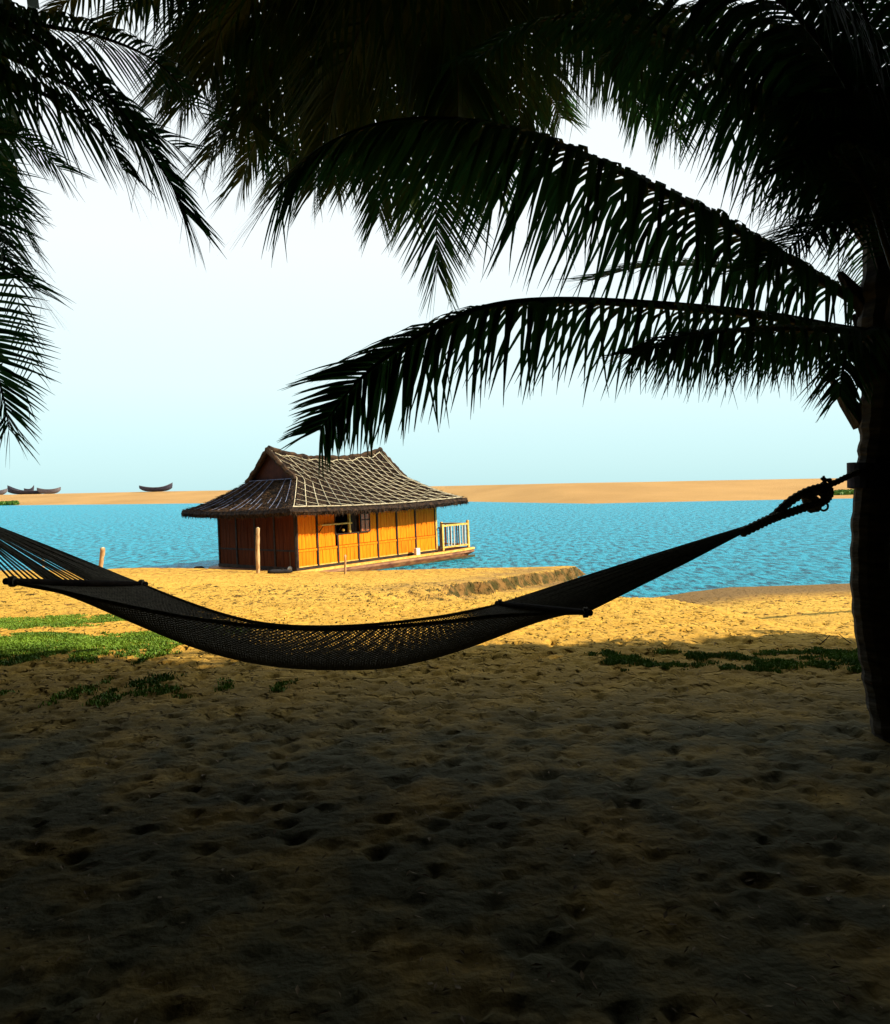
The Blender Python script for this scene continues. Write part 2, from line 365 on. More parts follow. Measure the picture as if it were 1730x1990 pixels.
for px, py, lb_, ang_ in ((1592, 1272, 'forked dark twig on the sand just left of the trunk foot grass', .5), (1655, 1274, 'single dark twig leaning up beside the right palm trunk', 2.4)):
    p0 = P(px, py, 7.0); z_ = gz(p0.x, 7.0); p0 = Vector((p0.x, 7.0, z_)); t = thing('twig', lb_, 'twig', tuple(p0))
    d_ = Vector((math.cos(ang_), .2, .55)); mb = MB(); mb.tube([p0 - d_ * .02, p0 + d_ * .06, p0 + d_ * .13 + Vector((0, 0, .01))], [.006, .005, .003], 5); child(mb.build('stick', M_frame, None), t)
    if px < 1600: mb = MB(); mb.tube([p0 + d_ * .05, p0 + d_ * .05 + Vector((-.07, 0, .05))], [.004, .002], 4); child(mb.build('side_shoot', M_frame, None), t)

# ------------------------------------------------------------------ houseboat
HO = Vector((-5.054, 26.168, -1.204)); HA = R(48.9); HP = .014; HR = -.016
U = Vector((math.cos(HA) * math.cos(HP), math.sin(HA) * math.cos(HP), math.sin(HP)))
V0 = Vector((-math.sin(HA), math.cos(HA), 0)); W0 = U.cross(V0)
V = (V0 * math.cos(HR) + W0 * math.sin(HR)); W = U.cross(V)
HL, HWD, HH = 7.05, 4.606, 2.0
house = thing('houseboat', 'thatched wooden houseboat with orange board walls moored at the sand edge', 'houseboat')
house.matrix_world = Matrix(((U.x, V.x, W.x, HO.x), (U.y, V.y, W.y, HO.y), (U.z, V.z, W.z, HO.z), (0, 0, 0, 1)))
def wu(px):
    lo, hi = -2.0, 12.0
    for _ in range(40):
        m_ = (lo + hi) / 2; p = HO + U * m_; u_ = FPX * p.x / p.y; v_ = FPX * (p.z - EYE) / p.y
        if CX + u_ * _c - v_ * _s < px: lo = m_
        else: hi = m_
    return lo
def wz(px, py):
    """height on the long wall seen at this pixel"""
    u_ = wu(px); best = None; lo, hi = -1.0, 5.0
    for _ in range(40):
        m_ = (lo + hi) / 2; p = HO + U * u_ + W * m_; a = FPX * p.x / p.y; b = FPX * (p.z - EYE) / p.y
        if CY - a * _s - b * _c > py: lo = m_
        else: hi = m_
    return lo
def hbox(name, m, b, parent=house, **k):
    mb = MB(); mb.box(*b); return mb.build(name, m, parent, **k)
# hull and deck
def hull():
    mb = MB(); e = HL + 2.15
    prof = [(-.55, .0), (-.3, .35), (0, .42), (2, .42), (5, .42), (HL, .42), (HL + 1.2, .38), (e, .22)]
    rows = []
    zb = [-.75, -.75, -.8, -.8, -.8, -.8, -.74, -.58]
    for i, (u_, ex) in enumerate(prof):
        y0, y1 = -ex, HWD + ex; b = zb[i]; ins = .12
        rows.append([(u_, y0, -.07), (u_ + (.04 if i == 7 else 0), y0 - .03, -.2), (u_ - (.25 if i == 7 else 0), y0 + ins, b * .6), (u_ - (.6 if i == 7 else 0), y0 + .5, b),
                     (u_ - (.6 if i == 7 else 0), y1 - .5, b), (u_ - (.25 if i == 7 else 0), y1 - ins, b * .6), (u_ + (.04 if i == 7 else 0), y1 + .03, -.2), (u_, y1, -.07)])
    mb.grid(rows)
    n = len(mb.v); k = 8
    mb.f.append(tuple(range(k))); mb.f.append(tuple(range(n - k, n))[::-1])
    for i in range(len(prof) - 1): mb.f.append((i * k, (i + 1) * k, (i + 1) * k + 7, i * k + 7))
    return mb
hu = hull().build('hull', M_hull, house)
mb = MB()
pr = [(-.35, -.40), (HL, -.44), (HL + 1.2, -.40), (HL + 2.17, -.25)]
for z0, z1, off, mtl, nm in ((-.10, -.02, .03, M_trim, 'gunwale'), (-.62, -.34, .005, M_hullb, 'bottom_strake')):
    mb = MB()
    for (a, b), (c, d) in zip(pr[:-1], pr[1:]):
        n = len(mb.v); o2 = .12
        sh = .04 if nm != 'gunwale' else 0
        mb.v += [(a, b - off, z0), (c, d - off, z0), (c, d - off - sh, z1), (a, b - off - sh, z1), (a, b + o2, z0), (c, d + o2, z0), (c, d + o2, z1), (a, b + o2, z1)]
        mb.f += [(n, n+1, n+2, n+3), (n+3, n+2, n+6, n+7), (n, n+4, n+5, n+1), (n, n+3, n+7, n+4), (n+1, n+5, n+6, n+2)]
    mb.build(nm, mtl, hu)
for k in range(11):
    u0 = HL - .1 + k * .2
    hbox('deck_board', M_wooddark, (u0 + .008, u0 + .192, -.2, HWD + .2, -.055, -.012 + random.uniform(-.004, .004)))
hbox('sill_beam', M_frame, (-.08, HL + .08, -.06, HWD + .06, -.06, .05))
hbox('bollard', M_white, (wu(797), wu(804), -.36, -.22, -.03, .24))
# long lit wall: seven bays
ub = [0.0] + [wu(p) for p in (617.8, 657, 697, 734.5, 772, 808)] + [HL]
def planks(mb, u0, u1, z0, z1, vy, n, ax='u', th=.025):
    for k in range(n):
        a = u0 + (u1 - u0) * k / n + .006; b = u0 + (u1 - u0) * (k + 1) / n - .006; t = random.uniform(0, .012)
        if ax == 'u': mb.box(a, b, vy - th - t, vy, z0, z1)
        else: mb.box(vy - th - t, vy, a, b, z0, z1)
zr = .62
wx0, wx1 = wu(654), wu(700); wz0 = wz(668, 1036); wz1 = 1.93
for i in range(7):
    a, b = ub[i] + .04, ub[i + 1] - .04
    mb = MB(); planks(mb, a, b, .08, zr - .05, 0, 5); mb.build('lower_panel', M_wood, house)
    if i == 2: segs = [(a, b, zr + .05, wz0)]
    elif i == 1: segs = [(a, wx0 - .03, zr + .05, 1.98)]
    elif i == 3: segs = [(a, min(wx1 + .02, b), zr + .05, wz0), (wx1 + .02, b, zr + .05, 1.98)]
    else: segs = [(a, b, zr + .05, 1.98)]
    for (p_, q_, r_, s_) in segs:
        if q_ - p_ > .05:
            mb = MB(); planks(mb, p_, q_, r_, s_, 0, max(1, int(round((q_ - p_) / .17)))); mb.build('wall_board', M_wood, house)
    hbox('wall_rail', M_wood, (a, b, -.052, 0, zr - .045, zr + .03))
    hbox('wall_rail', M_trim, (a, b, -.05, 0, .045, .085))
for i, u_ in enumerate(ub):
    top = 2.0 if i not in (2, 3) else wz0
    if i == 7: hbox('corner_post', M_trim, (u_ - .03, u_ + .06, -.07, .03, .03, 2.0))
    hbox('wall_post', M_frame, (u_ - .035 - (.03 if i == 7 else 0), u_ + .035 - (.03 if i == 7 else 0), -.062, -.0, .051, top))
mb = MB(); mb.box(.0, HL, .03, .05, 0, wz0); mb.box(.0, wx0, .03, .05, wz0, 2.02); mb.box(wx1, HL, .03, .05, wz0, 2.02)
mb.build('inner_wall', M_frame, house)
hbox('roof_beam', M_frame, (-.05, HL + .05, -.05, .05, 1.985, 2.07))
# window opening, jamb, shelf, lamp, shutter of four panes
win = hbox('window', M_frame, (wx0 - .03, wx1 + .02, -.06, .0, wz0 - .04, wz0 + .0))
mb = MB(); mb.box(wu(679.5), wu(682.5), -.07, .02, wz0, 1.95); mb.build('jamb', M_trim, win)
mb = MB(); mb.box(wx0 - .04, wx0, -.06, .02, wz0, 1.95); mb.build('jamb', M_frame, win)
mb = MB(); mb.box(wx0 - .03, wx1 + .02, -.05, .02, 1.93, 1.984); mb.build('head', M_frame, win)
zs = wz(650, 1018)
mb = MB(); mb.box(wu(619), wu(677), -.30, -.03, zs - .03, zs + .02); mb.build('prop_shelf', M_trim, win)
for px in (622, 660):
    mb = MB(); mb.tube([(wu(px), -.26, zs - .03), (wu(px), -.03, zs - .26)], .02, 4); mb.build('bracket', M_frame, win)
def lamp_mb(c, r):
    mb = MB(); rows = []
    for j in range(7):
        ph = math.pi * j / 6; rows.append([(c[0] + r * math.sin(ph) * math.cos(t * math.pi / 4), c[1] + r * math.sin(ph) * math.sin(t * math.pi / 4), c[2] + r * math.cos(ph)) for t in range(9)])
    mb.grid(rows); return mb
lamp_mb((wu(668), -.05, wz(668, 1030)), .055).build('hanging_float', M_trim, win, smooth=True)
mb = MB(); planks(mb, wu(683), wu(699), wz0, 1.93, .08, 3); mb.build('inner_shutter', M_frame, win)
s0, s1 = wu(700), wu(719)
sh = bpy.data.objects.new('shutter', None); scene.collection.objects.link(sh); sh.parent = house
def sbox(nm, m_, b): mb = MB(); mb.box(*b); mb.build(nm, m_, sh)
za, zb_ = wz(709, 1034), wz(709, 996); zm = (za + zb_) / 2 + .1; sm = (s0 + s1) / 2
for b in ((s0, s0 + .05, -.10, -.065, za, zb_), (s1 - .05, s1, -.10, -.065, za, zb_), (s0 + .05, s1 - .05, -.10, -.065, za, za + .05), (s0 + .05, s1 - .05, -.10, -.065, zb_ - .05, zb_),
          (sm - .018, sm + .018, -.098, -.067, za + .05, zb_ - .05), (s0 + .05, s1 - .05, -.096, -.069, zm - .018, zm + .018)): sbox('shutter_bar', M_frame, b)
for (a, b) in ((s0 + .05, sm - .018), (sm + .018, s1 - .05)):
    for (c_, d_) in ((za + .05, zm - .018), (zm + .018, zb_ - .05)): sbox('pane', M_pane, (a, b, -.085, -.075, c_, d_))
# shaded gable-end wall: four bays, runs down to the hull
for k in range(4):
    a, b = HWD * k / 4 + .04, HWD * (k + 1) / 4 - .04
    for z0, z1 in ((-.25, zr - .03), (zr + .03, 2.0)):
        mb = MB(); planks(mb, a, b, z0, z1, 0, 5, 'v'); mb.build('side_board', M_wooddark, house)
    hbox('side_rail', M_frame, (-.045, 0, a, b, zr - .03, zr + .03))
for k in range(5):
    v_ = HWD * k / 4; hbox('side_post', M_frame, (-.065, -.0, v_ - .04, v_ + .04, -.3, 2.0))
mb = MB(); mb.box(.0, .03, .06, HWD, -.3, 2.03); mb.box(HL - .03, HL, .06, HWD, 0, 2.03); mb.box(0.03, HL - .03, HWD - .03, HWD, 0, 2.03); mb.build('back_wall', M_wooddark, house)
lamp_mb((-.12, .25, .02), .085).build('fender', M_white, house, smooth=True)
mb = MB(); mb.tube([(-.1, .25, .1), (-.07, .3, .6)], .012, 4); mb.build('fender_rope', M_rope, house)
# stern railing
ra, rb = wu(862) , wu(924)
rail = bpy.data.objects.new('railing', None); scene.collection.objects.link(rail); rail.parent = house
def rbox(nm, m_, b): mb = MB(); mb.box(*b); mb.build(nm, m_, rail)
ra, rb = HL + .28, HL + 1.92; vr = -.14; VB = 1.35
for (a, v_, zt) in ((ra, vr, 1.06), (rb, vr, 1.14), (ra, VB, 1.06), (rb, VB, 1.06)): rbox('rail_post', M_trim, (a - .045, a + .045, v_ - .045, v_ + .045, -.01, zt))
rbox('top_rail', M_trim, (ra + .046, rb - .046, vr - .04, vr + .04, .96, 1.03))
rbox('bottom_rail', M_trim, (ra + .046, rb - .046, vr - .035, vr + .035, .08, .14))
rbox('top_rail', M_trim, (rb - .04, rb + .04, vr + .046, VB - .046, .96, 1.03)); rbox('bottom_rail', M_trim, (rb - .035, rb + .035, vr + .046, VB - .046, .08, .14))
rbox('top_rail', M_frame, (HL + .07, ra - .046, vr - .035, vr + .035, .9, .96)); rbox('bottom_rail', M_frame, (HL + .07, ra - .046, vr - .035, vr + .035, .08, .14))
for k in range(8):
    u_ = ra + (rb - ra) * (k + 1) / 9; rbox('baluster', M_bal if k % 4 else M_wooddark, (u_ - .018, u_ + .018, vr - .018, vr + .018, .14, .96))
for k in range(5):
    v_ = vr + (VB - vr) * (k + 1) / 6; rbox('baluster', M_wooddark, (rb - .018, rb + .018, v_ - .018, v_ + .018, .14, .96))
for k in range(2): rbox('baluster', M_frame, (HL + .1 + k * .08, HL + .13 + k * .08, vr - .015, vr + .015, .14, .9))
# roof
OV, HRD, HB, RI = .97, 4.20, 3.05, .76
TB = ((HB - HH) / (HRD - HH)) ** (1 / 1.35)
def zprof(t): return HH + .1 + (HRD - HH - .1) * t ** 1.35
def slope_pt(a, t, side=-1):
    """a along the ridge 0..1, t 0 eave .. 1 ridge; side -1 front, +1 back"""
    if t < TB: e = -OV + (RI + OV) * (t / TB)
    else: e = RI - .10 * ((t - TB) / (1 - TB)) ** .8
    u_ = e + (HL - 2 * e) * a
    v_ = -OV + (HWD / 2 + OV) * t
    if side > 0: v_ = HWD - v_
    sag = 4 * a * (1 - a)
    z = zprof(t) - .34 * sag * t ** 2 - .10 * sag * (1 - t) ** 2 + (.04 * (abs(2 * a - 1)) ** 5 * t ** 6)
    return Vector((u_, v_, z))
def hip_pt(b, t, end=0):
    """hipped end below the gablet: b across 0..1"""
    p = slope_pt(0 if end == 0 else 1, t, -1); q_ = slope_pt(0 if end == 0 else 1, t, 1)
    r_ = p.lerp(q_, b); r_.z -= .08 * 4 * b * (1 - b) * (1 - t / TB); return r_
rfm = MB(); NA, NT = 90, 34
def jit(p, amt=.035):
    return Vector(p) + Vector((random.uniform(-1, 1), random.uniform(-1, 1), random.uniform(-1, 1))) * amt
for side in (-1, 1): rfm.grid([[jit(slope_pt(i / NA, j / NT, side), .02) for i in range(NA + 1)] for j in range(NT + 1)])
for end in (0, 1): rfm.grid([[jit(hip_pt(i / 50, TB * j / 18, end), .02) for i in range(51)] for j in range(19)])
# thick eave edge and underside
def eave_loop(dz, inn):
    L_ = []
    for i in range(40): L_.append(slope_pt(i / 40, 0, -1) + Vector((0, inn, dz)))
    for i in range(24): L_.append(hip_pt(i / 24, 0, 1) + Vector((-inn, 0, dz)))
    for i in range(40): L_.append(slope_pt(1 - i / 40, 0, 1) + Vector((0, -inn, dz)))
    for i in range(24): L_.append(hip_pt(1 - i / 24, 0, 0) + Vector((inn, 0, dz)))
    L_.append(L_[0].copy()); return L_
loops = [eave_loop(0, 0), [jit(p, .02) for p in eave_loop(-.1, -.05)], [jit(p, .02) for p in eave_loop(-.22, .03)], eave_loop(-.14, .5)]
inner = [Vector((min(max(p.x, 0), HL), min(max(p.y, 0), HWD), 2.03)) for p in loops[0]]
rfm.grid(loops + [inner])
roof = rfm.build('roof', M_thatch, house, smooth=False)
# gablet walls and their barge thatch
for end in (0, 1):
    a = 0 if end == 0 else 1; sx = 1 if end == 0 else -1
    f_ = [slope_pt(a, TB + (1 - TB) * k / 8, -1) + Vector((.16 * sx, 0, -.05)) for k in range(9)]
    b_ = [slope_pt(a, TB + (1 - TB) * k / 8, 1) + Vector((.16 * sx, 0, -.05)) for k in range(9)]
    mb = MB(); mb.quadstrip(f_, b_); mb.build('gable_board', M_gable, roof)
    mb = MB()
    for side in (-1, 1): mb.tube([jit(slope_pt(a, TB + (1 - TB) * k / 14 - (.02 if k == 0 else 0), side), .025) for k in range(15)], .10, 7)
    mb.build('barge_thatch', M_thatch2, roof)
mb = MB(); mb.tube([jit(slope_pt(i / 40, 1, -1) + Vector((0, 0, .02)), .02) for i in range(41)], [.11 + random.uniform(-.02, .03) for _ in range(41)], 8); mb.build('ridge_cap', M_thatch2, roof)
# loose straw over the surface and a ragged fringe
mb = MB()
def straw(p, d, l, wd_):
    d = d.normalized(); s_ = d.cross(Vector((random.uniform(-1, 1), random.uniform(-1, 1), random.uniform(-1, 1)))).normalized() * wd_
    n = len(mb.v); mb.v += [tuple(p - s_), tuple(p + s_), tuple(p + d * l)]; mb.f.append((n, n + 1, n + 2))
for _ in range(7000):
    a, t = random.random(), random.random() * .96 + .03; side = -1 if random.random() < .7 else 1
    p = slope_pt(a, t, side); dn = slope_pt(a, t - .03, side) - p
    straw(p + Vector((0, 0, .03)), dn.normalized() + Vector((random.uniform(-.5, .5), random.uniform(-.3, .3), random.uniform(.0, .45))), random.uniform(.08, .22), .014)
for _ in range(3500):
    b, t = random.random(), TB * random.random(); end = 0 if random.random() < .75 else 1
    p = hip_pt(b, t, end); dn = (hip_pt(b, max(0, t - .03), end) - hip_pt(b, t + .001, end))
    straw(p + Vector((0, 0, .03)), dn.normalized() + Vector((random.uniform(-.3, .3), random.uniform(-.5, .5), random.uniform(.0, .45))), random.uniform(.08, .22), .014)
lp = eave_loop(-.12, 0)
for i in range(len(lp) - 1):
    for _ in range(26):
        p = jit(lp[i].lerp(lp[i + 1], random.random()), .05)
        straw(p, Vector((random.uniform(-.4, .4), random.uniform(-.4, .4), -1)), random.uniform(.08, .2), .014)
mb.build('loose_straw', M_thatch2, roof, kind='stuff')
# lath net tied over the thatch
def lath(fn, pts, m_=M_lath, r=.013):
    mb = MB(); mb.tube([fn(*p) + Vector((0, -.02, .045)) for p in pts], r, 4); mb.build('lath', m_, roof)
NV = 17
for k in range(NV):
    a = .015 + k / (NV - 1) * .955
    t1 = .985
    if k == 0: t1 = TB
    if k == 1: t1 = .8
    seg = [(a, .03 + (t1 - .03) * j / 12) for j in range(13)]
    if k == 2: lath(slope_pt, seg[:7]); lath(slope_pt, [(q_[0] - .004, q_[1]) for q_ in seg[7:]])
    else: lath(slope_pt, seg, r=.014 if k % 3 else .012)
lath(slope_pt, [(.012 + .97 * j / 30, .03) for j in range(31)], r=.017)
lath(slope_pt, [(.03 + .94 * j / 30, .95 - .02 * math.sin(j)) for j in range(31)], r=.014)
lath(slope_pt, [(.012, TB + (.97 - TB) * j / 8) for j in range(9)], r=.017)
lath(slope_pt, [(.985, TB + (.97 - TB) * j / 8) for j in range(9)], r=.015)
lath(slope_pt, [(.985, .03 + (TB - .03) * j / 8) for j in range(9)], r=.013)
for k in range(16):
    c0 = .12 + k * .108; pts = []
    for j in range(41):
        a = j / 40; t = c0 - a * .98
        if .04 < t < .95 and .01 < a < .99: pts.append((a, t))
    if len(pts) > 2: lath(slope_pt, pts, r=.009)
for k in range(16):
    b = .05 + k * .06; t0 = .03 if k % 3 else .28 * TB; t1 = TB * (.45 if k % 2 else .98) if k not in (4, 9) else TB * .3
    mb = MB(); mb.tube([hip_pt(b, t0 + (t1 - t0) * j / 6, 0) + Vector((-.03, 0, .04)) for j in range(7)], .009, 4); mb.build('lath', M_lathb, roof)
mb = MB(); mb.tube([hip_pt(.02 + .96 * j / 10, TB * .97, 0) + Vector((-.03, 0, .04)) for j in range(11)], .013, 4); mb.build('lath', M_lathb, roof)

# ------------------------------------------------------------------ wooden stakes, log, rocks
def stake(px, ytop, ybot, d, r, label, lean=0, grp='weathered stakes along the shore', m_=M_post):
    b = P(px, ybot, d); z0 = gz(b.x, b.y); t = P(px + lean, ytop, d)
    loc = (b.x, b.y, min(z0, b.z)); o = thing('mooring_stake', label, 'post', loc, grp)
    n = 9; pts = [Vector((b.x, b.y, loc[2] - .2)).lerp(t, k / n) + Vector((random.uniform(-1, 1), random.uniform(-1, 1), 0)) * r * .12 for k in range(n + 1)]
    mb = MB(); mb.tube(pts, [r * random.uniform(.9, 1.1) for _ in pts], 8); child(mb.build('stake_shaft', m_, None, smooth=True), o)
    mb = MB(); tp = pts[-1]; mb.tube([tp - Vector((0, 0, .03)), tp + Vector((0, 0, r * .35))], [r * .8, r * .45], 7); child(mb.build('cut_top', M_lath, None), o)
    return o
def bank_d(px, py):
    """distance at which the pixel ray meets the ground"""
    for k in range(4000):
        d = 3 * 1.0009 ** k
        p = P(px, py, d)
        if p.z < gz(p.x, p.y): return d
        if d > 60: break
    return 25.0
stake(501, 1026, 1114, bank_d(501, 1114), .062, 'tall pale stake standing before the dark side wall of the houseboat')
stake(671, 1079, 1115, bank_d(671, 1115), .032, 'thin short stake standing before the orange houseboat wall')
stake(194, 1065, 1106, 24.4, .075, 'leaning pale stake at the water edge left of the houseboat', lean=6)
stake(84, 1083, 1099, 24.6, .035, 'small stub stake seen through the hammock cords at far left')
d = bank_d(545, 1115); a = P(520, 1114, d); b = P(569, 1113, d + .15)
o = thing('driftwood_log', 'dark tarred log lying on sand beside the tall stake', 'log', (a.x, a.y, gz(a.x, a.y)))
mb = MB(); pts = [a.lerp(b, k / 6) for k in range(7)]; pts = [Vector((p.x, p.y, gz(p.x, p.y) + .05)) for p in pts]
mb.tube(pts, [.04, .07, .075, .075, .07, .06, .03], 8); child(mb.build('log_body', M_black, None, smooth=True), o)
mb = MB(); mb.tube([pts[3], pts[3] + Vector((.1, 0, .1))], [.03, .015], 5); child(mb.build('branch_stub', M_black, None), o)
def rock(name, label, c, r, m_, seed=1):
    mb = MB(); rows = []; rr = random.Random(seed); k1, k2 = rr.random() * 6, rr.random() * 6
    for j in range(9):
        ph = math.pi * j / 8; row = []
        for i in range(15):
            th = 2 * math.pi * (i % 14) / 14; s_ = 1 + .18 * math.sin(3 * th + k1) * math.sin(ph) + .14 * math.sin(5 * th + k2 + 2 * ph) * math.sin(ph)
            row.append((c[0] + r[0] * s_ * math.sin(ph) * math.cos(th), c[1] + r[1] * s_ * math.sin(ph) * math.sin(th), c[2] + r[2] * s_ * math.cos(ph)))
        rows.append(row)
    mb.grid(rows); o = mb.build(name, m_); o['label'] = label; o['category'] = 'rock'; return o
c_ = P(386, 1102, 28.3); rock('rock', 'larger dark rock in the water left of the houseboat', (c_.x, c_.y, WZ + .06), (.24, .2, .2), M_black)
c_ = P(404, 1104, 27.8); rock('rock', 'small flat dark rock between the larger rock and the houseboat hull', (c_.x, c_.y, WZ + .02), (.3, .2, .09), M_black, 5)

# ------------------------------------------------------------------ boats on the far bar
def ridge_pt(px, back=45):
    """a point near the crest of the far bar under this column"""
    best = None
    for k in range(400):
        d = 110 + k * .6; q_ = P(px, 946, d); z = gz(q_.x, q_.y); a = (z - EYE) / d
        if best is None or a > best[0] + 1e-6: best = (a, d, q_.x, z)
    return best[1], best[2], best[3]
def fishing_boat(px0, px1, label, m_, sheerL, sheerR, hgt, dz=0, dd=0, flip=0):
    px = (px0 + px1) / 2; d, x, z = ridge_pt(px); d += dd; x = P(px, 946, d).x
    L_ = (px1 - px0) / FPX * d; o = thing('fishing_boat', label, 'boat', (x, d, z + dz), 'dark fishing boats hauled out on the far sandbar')
    hw = L_ * .13; h = hgt / FPX * d; rows = []; n = 22
    gun = []
    for i in range(n + 1):
        s_ = -1 + 2 * i / n; wv = hw * (1 - abs(s_) ** 2.6) ** .8 + .04
        top = h * (.62 + (sheerL if s_ < 0 else sheerR) * abs(s_) ** 2.6); bot = h * .0 + h * .5 * abs(s_) ** 4
        x_ = s_ * L_ / 2
        row = []
        for k in range(9):
            ph = math.pi * k / 8; y_ = -wv * math.cos(ph); zz = top - (top - bot) * math.sin(ph) ** .6
            row.append((x_ * (1 + 0 * k), y_, zz))
        rows.append(row); gun.append((x_, wv, top))
    mb = MB(); mb.grid(rows); hb = mb.build('hull', m_, o, smooth=True)
    # inner skin closes the shell
    mb = MB(); mb.grid([[(p[0] * .97, p[1] * .85, p[2] + .05 + (0 if j in (0, 8) else .05)) for j, p in enumerate(r_)] for r_ in rows]); mb.build('inner_planking', m_, o)
    for sgn in (-1, 1):
        mb = MB(); mb.tube([(g_[0], sgn * g_[1], g_[2]) for g_ in gun], .055, 5); mb.build('gunwale', M_boat2, o)
    for fr in (-.5, 0, .5):
        i = int((fr + 1) / 2 * n); g_ = gun[i]; mb = MB(); mb.box(g_[0] - .1, g_[0] + .1, -g_[1], g_[1], g_[2] - .12, g_[2] - .06); mb.build('thwart', M_boat2, o)
    for s_, sh_ in ((-1, sheerL), (1, sheerR)):
        e = gun[0] if s_ < 0 else gun[-1]
        mb = MB(); mb.tube([(e[0], 0, e[2] * .6), (e[0] + s_ * .04, 0, e[2] + .05), (e[0] + s_ * .12, 0, e[2] + .05 + .18 * (1 if sh_ > .5 else 0.2))], [.09, .08, .05], 5); mb.build('stem_post', m_, o)
    return o
fishing_boat(271, 335, 'lone dark boat with upturned right prow on the sandbar near the houseboat roof', M_boat, .30, .62, 13)
fishing_boat(72, 118, 'rightmost boat of the left cluster, blunt ended and grey', M_boat2, .25, .28, 14, dd=4)
fishing_boat(15, 100, 'longest low boat of the left cluster with raised pointed left prow', M_boat, 1.0, .2, 11, dd=-3, dz=-.1)
fishing_boat(47, 66, 'small boat behind the long one in the left cluster', M_boat, .1, .5, 14, dd=8, dz=.3)
fishing_boat(-34, 14, 'boat cut by the left frame edge on the sandbar', M_boat2, .4, .3, 14, dd=-2, dz=-.3)
# green spits and tiny stakes on the far bar
def low_plants(name, label, px0, px1, py, d, n, h, wy):
    mb = MB()
    for _ in range(n):
        q_ = P(random.uniform(px0, px1), 946, d + random.uniform(-wy, wy)); z = gz(q_.x, q_.y)
        s_ = h * random.uniform(.4, 1.1); a = random.uniform(0, 6.28); dx, dy = math.cos(a) * s_ * .8, math.sin(a) * s_ * .8; k = len(mb.v)
        zz = max(z, WZ) + s_ * .2
        mb.v += [(q_.x - dx, q_.y - dy, zz - s_ * .3), (q_.x + dx, q_.y + dy, zz), (q_.x + dx * .6, q_.y + dy, zz + s_), (q_.x - dx, q_.y, zz + s_ * .7)]; mb.f.append((k, k + 1, k + 2, k + 3))
    o = mb.build(name, M_shrub, kind='stuff'); o['label'] = label; o['category'] = 'plants'
low_plants('far_reeds', 'green strip of low plants by the water at far left below the boats', -60, 34, 984, 232, 1400, .8, 4)
low_plants('far_reeds', 'green strip of low plants on the far bank beside the hammock knot', 1622, 1760, 955, 127, 1400, .5, 2)
for px, lb in ((12, 'left one of two tiny sticks standing at the far water edge under the boats'), (18, 'right one of two tiny sticks standing at the far water edge under the boats')):
    q_ = P(px, 980, 236); z = max(gz(q_.x, q_.y), WZ); mb = MB(); mb.tube([(q_.x, q_.y, z - .2), (q_.x + .1, q_.y, z + .9)], [.16, .1], 5)
    o = mb.build('far_stick', M_post); o['label'] = lb; o['category'] = 'stick'; o['group'] = 'tiny sticks at the far water edge'

# ------------------------------------------------------------------ palms
UPV = Vector((0, 0, 1))
def leaflet(base, d0, length, width, h, dt, wdir, seg=7, curl=0.0):
    """vertices of one tapering leaflet: leaves along d0, soon hangs along dt"""
    p = Vector(base); d0 = Vector(d0).normalized(); L = []; st = length / seg; d = d0
    for k in range(seg + 1):
        s_ = k / seg
        wv = width * (.45 + .55 * min(1, s_ * 4.5)) * (1 - s_ ** 1.7) + .0011
        wd = (wdir - d * wdir.dot(d))
        if wd.length < 1e-4: wd = Vector((1, 0, 0))
        wd.normalize(); L.append((p - wd * wv / 2, p + wd * wv / 2))
        f_ = min(1, (s_ + .10) * 1.9); f_ = f_ * f_ * (3 - 2 * f_) * h; d = (d0 * (1 - f_) + dt * f_ + Vector((curl * .12 * s_, 0, -.22 * s_ * s_))).normalized()
        p = p + d * st
    return L
def add_leaflet(mb, L):
    n = len(mb.v)
    for a, b in L: mb.v += [tuple(a), tuple(b)]
    for k in range(len(L) - 1): mb.f.append((n + 2 * k, n + 2 * k + 1, n + 2 * k + 3, n + 2 * k + 2))
